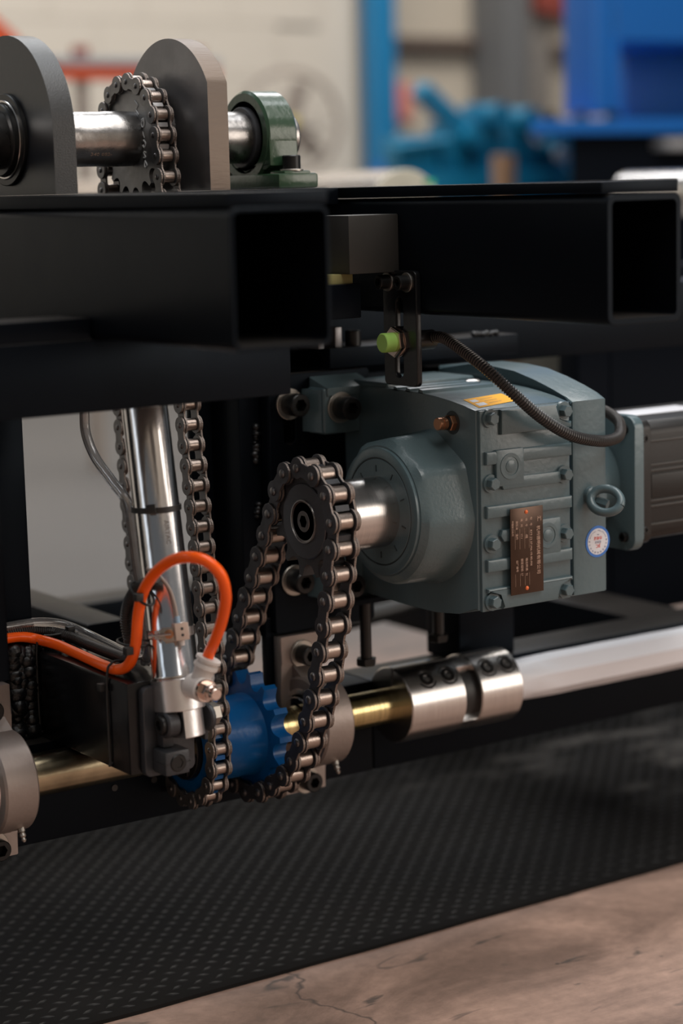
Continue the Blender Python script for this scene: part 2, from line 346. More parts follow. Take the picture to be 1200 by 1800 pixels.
def hexprism(bm, o, axis, t0, t1, r, mi=0, rot=0.0, ch=0.0):
    a, p, q = frame_of(axis); O = Vector(o)
    def ring(t, rr): return [bm.verts.new(O + a * t + (p * math.cos(PI / 3 * i + rot) + q * math.sin(PI / 3 * i + rot)) * rr) for i in range(6)]
    R = [ring(t0, r), ring(t1 - ch, r)] + ([ring(t1, r - ch)] if ch > 0 else [])
    for A, B in zip(R[:-1], R[1:]):
        for i in range(6): bm.faces.new((A[i], A[(i + 1) % 6], B[(i + 1) % 6], B[i])).material_index = mi
    bm.faces.new(R[0]).material_index = mi; bm.faces.new(R[-1]).material_index = mi
def cap_screw(name, o, axis, r, h, parent, washer=0.0, m=bolt_m, wt=0.0016):
    """socket head cap screw whose head grows along axis from o, with a real hex socket; washer = washer radius"""
    bm = bmesh.new(); a, p, q = frame_of(axis); O = Vector(o); t0 = wt if washer else 0
    n = 24; c = r * .1
    def ring(t, rr, k=n, rot=0): return [bm.verts.new(O + a * t + (p * math.cos(2 * PI * i / k + rot) + q * math.sin(2 * PI * i / k + rot)) * rr) for i in range(k)]
    R = [ring(t0, r), ring(t0 + h - c, r), ring(t0 + h, r - c)]
    for A, B in zip(R[:-1], R[1:]):
        for i in range(n): bm.faces.new((A[i], A[(i + 1) % n], B[(i + 1) % n], B[i]))
    rs = r * .58
    def hexpt(i):
        th = 2 * PI * i / n; k = (th % (PI / 3)) - PI / 6; return rs * math.cos(PI / 6) / math.cos(k), th
    H = []
    for t in (t0 + h, t0 + h * .4):
        H.append([bm.verts.new(O + a * t + (p * math.cos(hexpt(i)[1]) + q * math.sin(hexpt(i)[1])) * hexpt(i)[0]) for i in range(n)])
    for A, B in ((R[2], H[0]), (H[0], H[1])):
        for i in range(n): bm.faces.new((A[i], A[(i + 1) % n], B[(i + 1) % n], B[i]))
    bm.faces.new(H[1]); bm.faces.new(R[0])
    s = finish(name, bm, m, parent, ang=30)
    if washer: ww = lt('washer', o, axis, [(0, washer), (wt * .8, washer), (wt, washer * .96), (wt, r * .6)], zinc, None if parent is None else parent, 32)
    return s
def hex_bolt(name, o, axis, r, h, m, parent, flange=0.0):
    bm = bmesh.new(); hexprism(bm, o, axis, 0, h, r, ch=h * .18, rot=.2)
    if flange: lathe(bm, o, axis, [(-.0004, flange), (h * .15, flange)], 24)
    return finish(name, bm, m, parent, ang=25)

# ================================================================== SETTING
bm = bmesh.new(); box(bm, -9, 12, -6, 5.6, FLOOR_Z - .1, FLOOR_Z); o = finish('floor', bm, floor_m); o['kind'] = 'structure'
# block wall behind, courses recessed
bm = bmesh.new(); box(bm, -9, 3.93, 5.53, 5.7, FLOOR_Z, 3.2); o = finish('wall_back', bm, wall_m); o['kind'] = 'structure'; WB = o
bw, bh = .40, .20; shared = []
for v in range(2):
    b_ = bmesh.new(); box(b_, -bw/2 + .0012, bw/2 - .0012, -.012, 0, -bh/2 + .0012, bh/2 - .0012, .0015, 1)
    me = bpy.data.meshes.new('wall_block'); b_.to_mesh(me); b_.free(); me.materials.append(wall_m); shared.append(me)
for r_ in range(10):
    for c_ in range(12):
        x = 1.35 + bw * c_ - (bw / 2 if r_ % 2 else 0)
        if x > 3.73: continue
        o = bpy.data.objects.new('wall_block', shared[0]); COL.objects.link(o); o.location = (x, 5.53, -.36 + bh * r_ + .0); o.parent = WB
bm = bmesh.new(); box(bm, 3.93, 11, 5.56, 5.7, FLOOR_Z, 3.2)
o = finish('wall_right', bm, wall2_m); o['kind'] = 'structure'

bm = bmesh.new(); box(bm, -9, 12, -6.2, -6.0, FLOOR_Z, 3.4); o = finish('wall_front', bm, wall_m); o['kind'] = 'structure'
bm = bmesh.new(); box(bm, -9.2, -9.0, -6.2, 5.7, FLOOR_Z, 3.4); o = finish('wall_left', bm, wall_m); o['kind'] = 'structure'
# tread mat
mt = thing('rubber_mat', 'black studded rubber floor mat lying under the machine', 'mat', (0.3, 0.6, FLOOR_Z))
bm = bmesh.new(); ed = [(-1.6, 0.0755)]
x = -1.6
while x < 2.6: x += .05; ed.append((x, 0.0755 + random.uniform(-.0012, .0012)))
prism(bm, [(-1.6, 1.0)] + ed + [(2.65, 1.0)], FLOOR_Z, FLOOR_Z + .004, 'xy')
finish('mat_sheet', bm, mat_m, mt, smooth=False)
bm = bmesh.new()
def lozenge(x, y, ang, L=.0072, w_=.0025, h=.0008):
    z = FLOOR_Z + .004; c, s = math.cos(ang), math.sin(ang)
    def V(a, b, d): return bm.verts.new((x + a * c - b * s, y + a * s + b * c, z + d))
    p = [V(-L, 0, 0), V(0, -w_, 0), V(L, 0, 0), V(0, w_, 0)]; q = [V(-L * .62, 0, h), V(0, -w_ * .5, h), V(L * .62, 0, h), V(0, w_ * .5, h)]
    for i in range(4): bm.faces.new((p[i], p[(i + 1) % 4], q[(i + 1) % 4], q[i]))
    bm.faces.new(q)
for i in range(115):
    for j in range(38):
        for k in (0, 1):
            lozenge(-.95 + .024 * (i + .5 * k), .0900 + .024 * (j + .5 * k), (.35 if k else -.35) + random.uniform(-.05, .05))
o = finish('tread_studs', bm, mat('stud_glint_rubber', (0.0135, 0.013, 0.0125), 0.46, spec=.24, var=.6, vscale=3), mt, smooth=False); o['kind'] = 'stuff'  # lighter stud colour stands in for glints on the rubber

# ================================================================== MACHINE FRAME (welded: one thing)
FR = thing('machine_frame', 'welded black steel frame of box tubes, beams, posts and plates carrying the drive', 'machine frame', (0, .3, FLOOR_Z))
def box_tube(name, x0, x1, z0, z1, y0, y1, wall, label):
    R = .007; out = rrect(x0, x1, z0, z1, R, 4); inn = rrect(x0 + wall, x1 - wall, z0 + wall, z1 - wall, R - wall * .5, 4)
    bm = bmesh.new(); n = len(out)
    rings = []
    for y, L_ in ((y1, out), (y0 + .0006, out), (y0, [(a + (-.0006 if a > (x0+x1)/2 else .0006), b + (-.0006 if b > (z0+z1)/2 else .0006)) for a, b in out]), (y0, inn), (y1, inn)):
        rings.append([bm.verts.new((a, y, b)) for a, b in L_])
    rings.append(rings[0])
    for A, B in zip(rings[:-1], rings[1:]):
        for i in range(n): bm.faces.new((A[i], A[(i + 1) % n], B[(i + 1) % n], B[i]))
    return lab(finish(name, bm, black, FR, ang=25), label)
box_tube('square_tube', -.2525, -.1675, .1850, .2875, -.295, 1.3, .0028, 'open-ended black box tube at left, nearest the camera')
box_tube('square_tube', .1030, .1840, .183, .2885, -.295, 1.3, .005, 'open-ended black box tube at right, over the gearbox')
bx('top_plate', -.2515, -.1650, -.290, 1.3, .2885, .2995, black, FR, .001)
bx('top_plate', .1015, .1855, -.290, 1.3, .2895, .2995, black, FR, .001)
lab(bx('cross_beam', -.62, -.0650, -.080, -.022, .126, .1848, black, FR, .002), 'cross beam under the left box tube')
lab(bx('cross_beam', -.02, 1.1, .206, .26, .107, .1825, black, FR, .002), 'cross beam behind the gearbox')
lab(bx('cross_beam', -.1, .5, .36, .44, .20, .2875, black, FR, .002), 'cross beam between the box tubes')
bx('filler_bar', -.62, -.2535, -.078, -.024, .1848, .2020, black, FR, .001)
lab(bx('back_plate', .0, .33, .207, .213, -.12, .112, black, FR, .001), 'plate behind the gearbox')
# base beam in two lengths with a seam
bx('base_beam', -.9, .1652, .140, .200, -.297, -.202, black, FR, .0025)
bx('base_beam', .1662, 1.5, .140, .200, -.297, -.202, black, FR, .0025)
for (x, z) in ((-.136, -.259), (-.093, -.259)):
    cyl('bolt_hole_plug', (x, .1395, z), (0, -1, 0), -.001, .0004, .0032, rubber, FR, n=20)
# posts
lab(bx('post', -.252, -.196, .174, .226, -.297, .185, black, FR, .003), 'left post carrying the box tube')
lab(bx('post', -.330, -.2745, .06, .118, -.118, .188, black, FR, .003), 'short front post at the left edge')
lab(bx('post', .024, .086, .152, .205, -.14, .20, black, FR, .003), 'post behind the upper chain wheel')
lab(bx('post', .2846, .3596, .146, .205, -.202, .11, black, FR, .003), 'post standing on the base beam under the gearbox')
lab(bx('post', .691, .744, .42, .46, -.262, .2, dark_case, FR, .003), 'far post behind the motor')
for (x, y) in ((-.82, .17), (1.42, .17), (-.52, .895), (1.25, .895)):
    cyl('leveling_foot', (x, y, FLOOR_Z + .004), (0, 0, 1), 0, .16, .012, bolt_m, FR)
# gearbox mounting plate with slots
plate('mounting_plate', rrect(.0455, .165, -.135, .121, .004), [slot(.0685, .052, .108, .0068), slot(.0685, -.098, -.046, .0068)], .131, .147, black, FR, 'xz', .0008)
lab(bx('mounting_plate', .118, .358, .131, .19, .1225, .143, black, FR, .0015), 'horizontal shelf above the gearbox')
bx('gusset', .105, .112, .131, .19, .143, .18, mill, FR, .001)
# weld seam beads on the posts
def beads(name, pts, r, m, parent, jit=.0012):
    m = weld_m
    bm = bmesh.new()
    for p in pts:
        mtx = Matrix.Translation(Vector(p) + Vector([random.uniform(-jit, jit) for _ in range(3)])) @ Matrix.Diagonal((random.uniform(.8, 1.3), random.uniform(.8, 1.3), random.uniform(.6, 1.1), 1))
        bmesh.ops.create_icosphere(bm, subdivisions=2, radius=r * random.uniform(.75, 1.2), matrix=mtx)
    o = finish(name, bm, m, parent, ang=80); o['kind'] = 'stuff'; return o
beads('weld_seam', [(.0235 + .018, .151, .07 - .003 * i) for i in range(12)], .004, black_gloss, FR)
beads('weld_seam', [(.0235 + .018, .151, -.005 - .003 * i) for i in range(5)], .0035, black_gloss, FR)
beads('weld_seam', [(.30 + .004 * i, .132, .1455) for i in range(8)], .0035, black_gloss, FR)
# arm that carries the cylinder
lab(bx('arm', -.2, -.150, -.014, .172, -.2015, -.119, black_gloss, FR, .003), 'box section arm carrying the cylinder')
for k, (x, r_) in enumerate(((-.2030, .0050), (-.2090, .0066), (-.2160, .0060), (-.2230, .0070))):
    beads('weld_seam', [(x, .166 - .001 * (k % 2), -.119 - .0021 * i) for i in range(40)], r_ * 1.35, black_gloss, FR, .0010)
beads('weld_seam', [(-.2 + .003 * i, .166, -.1175) for i in range(16)], .0060, black_gloss, FR, .002)
plate('arm_end_plate', rrect(-.190, -.140, -.203, -.123, .006), [], -.0225, -.0142, oxide, FR, 'xz', .001)
bx('clamp_block', -.183, -.1585, -.046, -.0225, -.1985, -.1765, oxide, FR, .003)
o = cap_screw('screw', (-.1705, -.046, -.1875), (0, -1, 0), .0078, .0012, FR)
# clamp block split line
bx('clamp_slit', -.1832, -.1583, -.0463, -.030, -.1880, -.1874, rubber, FR, 0)
# pivot bosses either side of the cylinder's eye
cyl('pivot_boss', (-.1790, -.036, -.1545), (1, 0, 0), 0, .0125, .0120, oxide, FR, .0015, 40)
cap_screw('pivot_screw', (-.1790, -.036, -.1545), (-1, 0, 0), .0085, .004, FR)
bx('pivot_ear', -.178, -.1670, -.034, -.0222, -.176, -.140, oxide, FR, .002)
cyl('pivot_boss', (-.1362, -.036, -.1545), (1, 0, 0), 0, .0050, .0120, oxide, FR, .0012, 40)
hex_bolt('pivot_nut', (-.1312, -.036, -.1525), (1, 0, 0), .0098, .0080, zinc, FR)
bx('pivot_ear', -.1362, -.1320, -.034, -.0222, -.176, -.140, oxide, FR, .002)
# backing plates that hold the bearing units
bx('bearing_bracket', -.288, -.241, .1405, .172, -.297, -.125, black, FR, .001)
bx('bearing_bracket', .040, .100, .1402, .150, -.2015, -.120, black, FR, .001)
# small blocks between the tubes
lab(bx('stop_block', .0470, .1025, -.010, .030, .2215, .2745, mat('dark_steel_block', (.045, .042, .038), .5, .5), FR, .0012), 'brown-grey steel block beside the right box tube')
lab(bx('stop_block', .012, .066, .0, .05, .181, .2125, black, FR, .0015), 'lower black block')
lab(bx('spacer_pad', .008, .060, .004, .045, .2125, .2215, mat('yellowish_pad', (.24, .22, .09), .5), FR, .0008), 'yellowish plastic spacer pad')
for (x, z) in ((.1563, .143), (.2066, .143)):
    cap_screw('screw', (x, .145, z), (0, 0, 1), .008, .015, FR)
bx('gusset', .128, .136, .135, .185, .143, .163, mill, FR, .001, M=None)
# hanging jack screws under the gearbox
for (x, y, z0, z1) in ((.1315, .10, -.166, -.105), (.2225, .10, -.155, -.10)):
    cyl('jack_screw', (x, y, z0), (0, 0, 1), 0, z1 - z0, .0058, bolt_m, FR, n=20)
    hex_bolt('screw_head', (x, y, z0), (0, 0, -1), .0105, .0075, bolt_m, FR)
bx('jack_bracket', .105, .25, .085, .131, -.108, -.102, black, FR, .001)
# rear part of the frame
lab(bx('rear_beam', -.6, 1.3, .69, .75, -.258, -.200, black, FR, .003), 'rear beam across the back of the frame')
lab(bx('side_beam', -.075, -.03, .30, .93, -.20, -.135, black, FR, .003), 'side beam running to the rear')
lab(bx('side_beam', .60, .68, .20, 1.0, -.297, -.21, black, FR, .003), 'side beam behind the wrapped shaft')
lab(bx('rear_panel', .745, 1.6, .42, .46, -.262, .19, dark_case, FR, .003), 'black panel behind the motor')

# ================================================================== CHAINS AND CHAIN WHEELS
def circ_arc(c, R, a0, a1, step=.15):
    n = max(2, int(abs(a1 - a0) / step)); return [(c[0] + R * math.cos(a0 + (a1 - a0) * i / n), c[1] + R * math.sin(a0 + (a1 - a0) * i / n)) for i in range(n + 1)]
def even_points(poly, start, pitch):
    """closed polyline -> pins at equal spacing, first pin nearest start"""
    P = [Vector((a, b, 0)) for a, b in poly]; P = catmull(P, 10, True)
    i0 = min(range(len(P)), key=lambda i: (P[i] - Vector((start[0], start[1], 0))).length); P = P[i0:] + P[:i0]; P.append(P[0])
    d = [0]
    for a, b in zip(P[:-1], P[1:]): d.append(d[-1] + (b - a).length)
    N = 2 * round(d[-1] / pitch / 2); out = []; j = 0
    for i in range(N):
        s = d[-1] * i / N
        while d[j + 1] < s: j += 1
        t = (s - d[j]) / (d[j + 1] - d[j]); q = P[j].lerp(P[j + 1], t); out.append((q.x, q.y))
    return out, d[-1] / N
def plate_outline(p, r, w):
    """figure-of-eight side plate around two pins at a=0 and a=p"""
    al = math.acos(min(.95, (p * .5 * .52) / r)) if False else math.radians(42)
    x1, y1 = r * math.cos(al), r * math.sin(al); pts = []
    pts += arc(0, 0, r, al, 2 * PI - al, 16)
    xm = p / 2
    for i in range(1, 6):
        t = i / 6; s = t * t * (3 - 2 * t) if False else t
        pts.append((x1 + (p - 2 * x1) * s, -(w + (y1 - w) * (abs(2 * s - 1) ** 2.2))))
    pts += [(p + r * math.cos(a), r * math.sin(a)) for a in [-(PI - al) + 2 * (PI - al) * i / 16 for i in range(17)]]
    for i in range(1, 6):
        s = i / 6
        pts.append((p - x1 - (p - 2 * x1) * s, (w + (y1 - w) * (abs(2 * s - 1) ** 2.2))))
    return pts
def plate_mesh(name, p, r, w, xs, th, mats):
    bm = bmesh.new()
    for x in xs:
        prism(bm, plate_outline(p, r, w), x - th / 2, x + th / 2, 'yz', 0, 1)
    me = bpy.data.meshes.new(name); bmesh.ops.recalc_face_normals(bm, faces=bm.faces)
    es = [e for e in bm.edges if len(e.link_faces) == 2 and {f.material_index for f in e.link_faces} == {0, 1}]
    bmesh.ops.bevel(bm, geom=es, offset=th * .12, segments=1, affect='EDGES')
    bm.to_mesh(me); bm.free()
    for m in mats: me.materials.append(m)
    me.shade_smooth(); me.set_sharp_from_angle(angle=.5); return me
def lathe_mesh(name, prof, m, n=24):
    bm = bmesh.new(); lathe(bm, (0, 0, 0), (1, 0, 0), prof, n); bmesh.ops.recalc_face_normals(bm, faces=bm.faces)
    me = bpy.data.meshes.new(name); bm.to_mesh(me); bm.free(); me.materials.append(m); me.shade_smooth(); me.set_sharp_from_angle(angle=.6); return me
def chain(name, label, pins, x, p, dims, pm):
    ri, ro, w, iw, th, rr, pr, pl = dims   # inner/outer plate radius, waist, inner width, thickness, roller radius, pin radius, half pin length
    c = (sum(a for a, b in pins) / len(pins), sum(b for a, b in pins) / len(pins))
    T = thing(name, label, 'chain', (x, c[0], min(b for a, b in pins)), 'drive chains')
    inner = plate_mesh('link_plate', p, ri, w * 1.05, (0,), th, [pm, plate_edge])
    off = iw / 2 + th * 1.5 + .0003
    outer = plate_mesh('link_plate', p, ro, w, (0,), th, [pm, plate_edge])
    rol = lathe_mesh('roller', [(-iw / 2 + .0004, rr - .0004), (-iw / 2 + .0008, rr), (iw / 2 - .0008, rr), (iw / 2 - .0004, rr - .0004)], roller_m)
    pin = lathe_mesh('pin', [(-pl, pr * .45), (-pl + .0004, pr * .8), (-pl + .0012, pr), (pl - .0012, pr), (pl - .0004, pr * .8), (pl, pr * .45)], pin_m, 16)
    inv = ORG[T.name].inverted(); N = len(pins)
    for i in range(N):
        a = Vector((x, *pins[i])); b = Vector((x, *pins[(i + 1) % N])); d = b - a
        M = Matrix.Translation(a) @ Matrix.Rotation(math.atan2(d.z, d.y), 4, 'X')
        inn = i % 2 == 0
        L_ = bpy.data.objects.new('inner_link' if inn else 'outer_link', None); L_.empty_display_size = .01; COL.objects.link(L_)
        L_.parent = T; L_.matrix_parent_inverse = inv; L_.matrix_basis = M
        for t in (0, 1):
            s = bpy.data.objects.new('roller' if inn else 'pin', rol if inn else pin); COL.objects.link(s); s.parent = L_
            s.location = (0, d.length * t, 0)
            k = bpy.data.objects.new('link_plate', inner if inn else outer); COL.objects.link(k); k.parent = L_
            k.location = ((2 * t - 1) * (iw / 2 + th / 2 if inn else off), 0, 0)
    return T
def sprocket_outline(c, N, p, rr, phase, tip=.36):
    R = p / (2 * math.sin(PI / N)); out = []
    for i in range(N):
        a = phase + 2 * PI * i / N; pc = (c[0] + R * math.cos(a), c[1] + R * math.sin(a)); s = rr * 1.05
        for k in range(7):   # seat arc, on the side facing the hub
            th = a + PI + 1.15 * (1 - k / 3)
            out.append((pc[0] + s * math.cos(th), pc[1] + s * math.sin(th)))
        a2 = a + PI / N; hw = PI / N * .20; rt = R + rr * tip
        out += [(c[0] + rt * math.cos(a2 - hw), c[1] + rt * math.sin(a2 - hw)), (c[0] + rt * math.cos(a2 + hw), c[1] + rt * math.sin(a2 + hw))]
    return out
# --- chain A: gearbox output wheel down to the blue lower wheel (25.4 mm pitch)
C1 = (-.008, .001); R1 = .0491; C2 = (.108, -.2215); R2 = .0571
poly = [C1[:0] or (C1[0] + R1 * math.cos(a), C1[1] + R1 * math.sin(a)) for a in [math.radians(d) for d in (50, 70, 90, 110, 130, 150, 170, 190)]]
# image-right side has negative y: angle 180 is toward the camera side
poly = [(C1[0] + R1 * math.cos(math.radians(d)), C1[1] + R1 * math.sin(math.radians(d))) for d in (38, 60, 80, 100, 120, 140, 160, 180, 195)]
poly += [(-.0483, -.0437), (-.043, -.0694), (-.0374, -.0936), (-.0310, -.1168), (-.0237, -.1404), (-.0150, -.1644), (-.0050, -.1871), (.0075, -.2102), (.0215, -.231), (.0385, -.2485), (.0590, -.2625), (.0808, -.2735)]
poly += [(C2[0] + R2 * math.cos(math.radians(d)), C2[1] + R2 * math.sin(math.radians(d))) for d in (270, 290, 310, 330, 350, 370, 388)]
poly += [(.1410, -.168), (.1235, -.138), (.1088, -.1105), (.0971, -.0886), (.0834, -.0668), (.072, -.0461), (.0589, -.0233), (.0474, -.002)]
pinsA, pA = even_points(poly, (.0177, .0409), .0254)
chain('drive_chain', 'heavy dark roller chain hanging slack from the gearbox wheel to the right blue wheel', pinsA, 0.0, pA,
      (.0108, .0100, .0066, .0160, .0028, .0079, .0041, .0160), plate_m)
# --- chain B (19.05 mm pitch): upper shaft down to the left blue wheel
XB = -.0700; C3 = (.1673, .3494); R3 = .0520; C4 = (.1074, -.2210); R4 = .0528
poly = [(C3[0] + R3 * math.cos(math.radians(d)), C3[1] + R3 * math.sin(math.radians(d))) for d in (0, 20, 40, 60, 80, 100, 120, 140, 160, 178)]
poly += [(.1110, .3155), (.1030, .24), (.0950, .165), (.0871, .0876), (.0816, .0499), (.0767, .0115), (.0722, -.0259), (.0682, -.0638), (.0630, -.11), (.0580, -.16), (.0555, -.1974)]
poly += [(C4[0] + R4 * math.cos(math.radians(d)), C4[1] + R4 * math.sin(math.radians(d))) for d in (190, 210, 230, 250, 270, 290, 310, 330, 350, 365)]
poly += [(.170, -.18), (.1800, -.13), (.1938, -.076), (.1973, -.0371), (.201, -.0001), (.204, .0381), (.2074, .0761), (.2110, .13), (.2150, .20), (.2190, .28), (.2194, .32)]
pinsB, pB = even_points(poly, (.2119, .3764), .01905)
chain('drive_chain', 'long grey roller chain running from the top shaft down to the left blue wheel', pinsB, XB, pB,
      (.0087, .0081, .0052, .0118, .0021, .0058, .0028, .0116), platel_m)
def ph(c, pins): # phase from the pin nearest the wheel's pitch circle top side
    q = min(pins, key=lambda p: 0 if False else abs(math.hypot(p[0] - c[0], p[1] - c[1]) - c[2]) + .0005 * abs(math.atan2(p[1] - c[1], p[0] - c[0]) - c[3]))
    return math.atan2(q[1] - c[1], q[0] - c[0])
# gearbox wheel
S1 = thing('chain_wheel', 'dark steel chain wheel on the end of the gearbox output shaft', 'sprocket', (0, *C1), 'chain wheels')
p1 = ph((*C1, R1, 2.2), pinsA)
bm = bmesh.new(); prism(bm, sprocket_outline(C1, 12, pA * .995, .0079, p1, .55), -.0072, .0072, 'yz', 0); finish('toothed_disc', bm, oxide, S1)
lt('hub', (0, *C1), (-1, 0, 0), [(.0070, .0350), (.0082, .0350), (.0090, .0342)], mat('blued_hub_steel', (.075, .080, .092), .36, .6), S1)
lt('end_washer', (0, *C1), (-1, 0, 0), [(.0080, .0200), (.0096, .0200), (.0100, .0190), (.0090, .0165), (.0078, .0100), (.0078, .0)], pin_m, S1)
cap_screw('screw', (-.0076, *C1), (-1, 0, 0), .0105, .0022, S1, m=pin_m)
lt('rim_ring', (0, *C1), (-1, 0, 0), [(.0094, .0203), (.0105, .0200), (.0105, .0190), (.0094, .0187)], steel, S1)
# upper wheel
S3 = thing('chain_wheel', 'grey steel chain wheel with white marker strokes on the top shaft', 'sprocket', (XB, *C3), 'chain wheels')
p3 = ph((*C3, R3, 2.5), pinsB)
bm = bmesh.new(); prism(bm, sprocket_outline(C3, 17, pB * .995, .0058, p3, .5), -.005 + XB, .005 + XB, 'yz', 0); finish('toothed_disc', bm, gearcast, S3)
lt('hub', (XB, *C3), (1, 0, 0), [(.004, .046), (.018, .046), (.0195, .0445)], steel_dirty, S3)
MB = basis((XB - .0053, .1395, .352), (0, 0, -1), (0, -1, 0))
def stroke(name, pts, r, m, parent):
    bm = bmesh.new(); tube(bm, catmull(pts, 4), r, 5); return finish(name, bm, m, parent)
xs = XB - .0052
stroke('marker_stroke', [(xs, .1560, .384), (xs, .1505, .3795), (xs, .1540, .3755), (xs, .1490, .371)], .0007, chalk, S3)
stroke('marker_stroke', [(xs, .1440, .366), (xs, .1400, .3665), (xs, .1405, .3600), (xs, .1440, .3598), (xs, .1445, .3635), (xs, .1405, .3655)], .0009, chalk, S3)
stroke('marker_stroke', [(xs, .1440, .356), (xs, .1405, .3495)], .0007, chalk, S3)
stroke('marker_stroke', [(xs, .1420, .3475), (xs, .1385, .3445), (xs, .1410, .3405), (xs, .1440, .3440), (xs, .1420, .3475)], .0009, chalk, S3)
stroke('marker_stroke', [(xs, .1385, .3360), (xs, .1425, .3365), (xs, .1400, .3320), (xs, .1435, .3315)], .0009, chalk, S3)
stroke('marker_stroke', [(xs, .1405, .3280), (xs, .1375, .3245), (xs, .1410, .3225), (xs, .1415, .3270), (xs, .1400, .3285)], .0009, chalk, S3)
# lower blue double wheel: one casting with hub
S2 = thing('blue_double_chain_wheel', 'blue painted hub with two toothed wheels on the lower shaft', 'sprocket', (-.03, *C2))
p2 = math.atan2(pinsA[0][1] - C2[1], pinsA[0][0] - C2[0])
q = min(pinsA, key=lambda p: abs(math.hypot(p[0] - C2[0], p[1] - C2[1]) - R2) + (0 if p[1] < C2[1] - .04 else 1)); p2 = math.atan2(q[1] - C2[1], q[0] - C2[0])
bm = bmesh.new(); prism(bm, sprocket_outline(C2, 14, .0254 * 1.0, .0079, p2, .55), -.0073, .0073, 'yz', 0); lab(finish('toothed_disc', bm, blue, S2), 'right blue toothed disc')
q = min(pinsB, key=lambda p: abs(math.hypot(p[0] - C4[0], p[1] - C4[1]) - R4) + (0 if p[1] < C4[1] - .04 else 1)); p4 = math.atan2(q[1] - C4[1], q[0] - C4[0])
bm = bmesh.new(); prism(bm, sprocket_outline(C4, 17, .01905 * 1.015, .0058, p4, .5), -.005 + XB, .005 + XB, 'yz', 0); lab(finish('toothed_disc', bm, blue, S2), 'left blue toothed disc')
lt('hub', (0, *C2), (-1, 0, 0), [(.006, .0405), (.012, .0395), (.062, .0395), (.066, .0405)], blue, S2)
lt('face_ring', (XB, *C4), (-1, 0, 0), [(.004, .0455), (.006, .0450), (.006, .034), (.0045, .0335)], blue, S2)
lt('locking_bush', (XB, *C4), (-1, 0, 0), [(.0045, .0325), (.0105, .0325), (.0112, .0315), (.0112, .021)], bolt_m, S2)
for k in range(8):
    a = 2 * PI * k / 8 + .3; cap_screw('screw', (XB - .0112, C4[0] + .0262 * math.cos(a), C4[1] + .0262 * math.sin(a)), (-1, 0, 0), .0048, .003, S2)

# ================================================================== SHAFTS
sh = thing('lower_shaft', 'yellowish zinc plated shaft through the blue wheels', 'shaft', (.0, *C2))
lab(lt('shaft_body', (0, *C2), (1, 0, 0), [(-.300, .0187), (-.299, .0197), (-.0805, .0197), (-.0805, .0190), (-.06, .0190)], brass2, sh, 64), 'worn left end with dark stains')
lt('shaft_body', (0, *C2), (1, 0, 0), [(-.06, .0180), (.196, .0180)], brass, sh, 64)
sh = thing('top_shaft', 'bare oily steel shaft through both round-topped plates', 'shaft', (0, *C3))
lab(lt('shaft_body', (0, *C3), (1, 0, 0), [(-.42, .0262), (-.21, .0262), (-.208, .0250), (-.106, .0250), (-.105, .0254), (-.08, .0254), (-.074, .0250), (.0975, .0245), (.100, .0225)], steel_dirty, sh, 64), 'steel shaft')
# part number etched along the underside of the shaft
def wrap_text(name, s, x0, x1, ang, r, c, size, m, parent):
    cu = bpy.data.curves.new(name, 'FONT'); cu.body = s; cu.size = size; cu.extrude = .0001; cu.align_x = 'CENTER'; cu.align_y = 'CENTER'; cu.resolution_u = 2
    t = bpy.data.objects.new(name, cu); COL.objects.link(t); me = bpy.data.meshes.new_from_object(t.evaluated_get(bpy.context.evaluated_depsgraph_get()))
    bpy.data.objects.remove(t); bpy.data.curves.remove(cu); w_ = max(v.co.x for v in me.vertices) - min(v.co.x for v in me.vertices); k = (x1 - x0) / w_
    for v in me.vertices:
        a = ang + v.co.y / r; rr = r + v.co.z + .0001
        v.co = ((x0 + x1) / 2 + v.co.x * k, c[0] - rr * math.cos(a), c[1] + rr * math.sin(a))
    me.materials.clear(); me.materials.append(m); return link(name, me, parent)
wrap_text('etched_number', '340 082-05', -.128, -.100, -.62, .0250, C3, .0045, etch, sh)
sh = thing('white_wrapped_shaft', 'long drive shaft wrapped in white film to the right of the coupling', 'shaft', (.6, *C2))
bm = bmesh.new(); n = 8; rings = []
random.seed(3)
for i in range(31):
    x = .312 + .035 * i; rr = .0224 + random.uniform(-.0004, .0004)
    rings.append([bm.verts.new((x + (random.uniform(-.004, .004) if i == 0 else 0), C2[0] + rr * math.cos(2 * PI * k / n + .52), C2[1] + rr * math.sin(2 * PI * k / n + .52))) for k in range(n)])
for A, B in zip(rings[:-1], rings[1:]):
    for k in range(n): bm.faces.new((A[k], A[(k + 1) % n], B[(k + 1) % n], B[k]))
bm.faces.new(rings[0]); bm.faces.new(rings[-1])
bmesh.ops.bevel(bm, geom=[e for e in bm.edges if abs(e.verts[0].co.x - e.verts[1].co.x) > .02], offset=.004, segments=2, affect='EDGES')
finish('film_wrap', bm, white_wrap, sh, ang=50)
cyl('shaft_core', (0, *C2), (1, 0, 0), .290, .345, .0172, steel, sh)
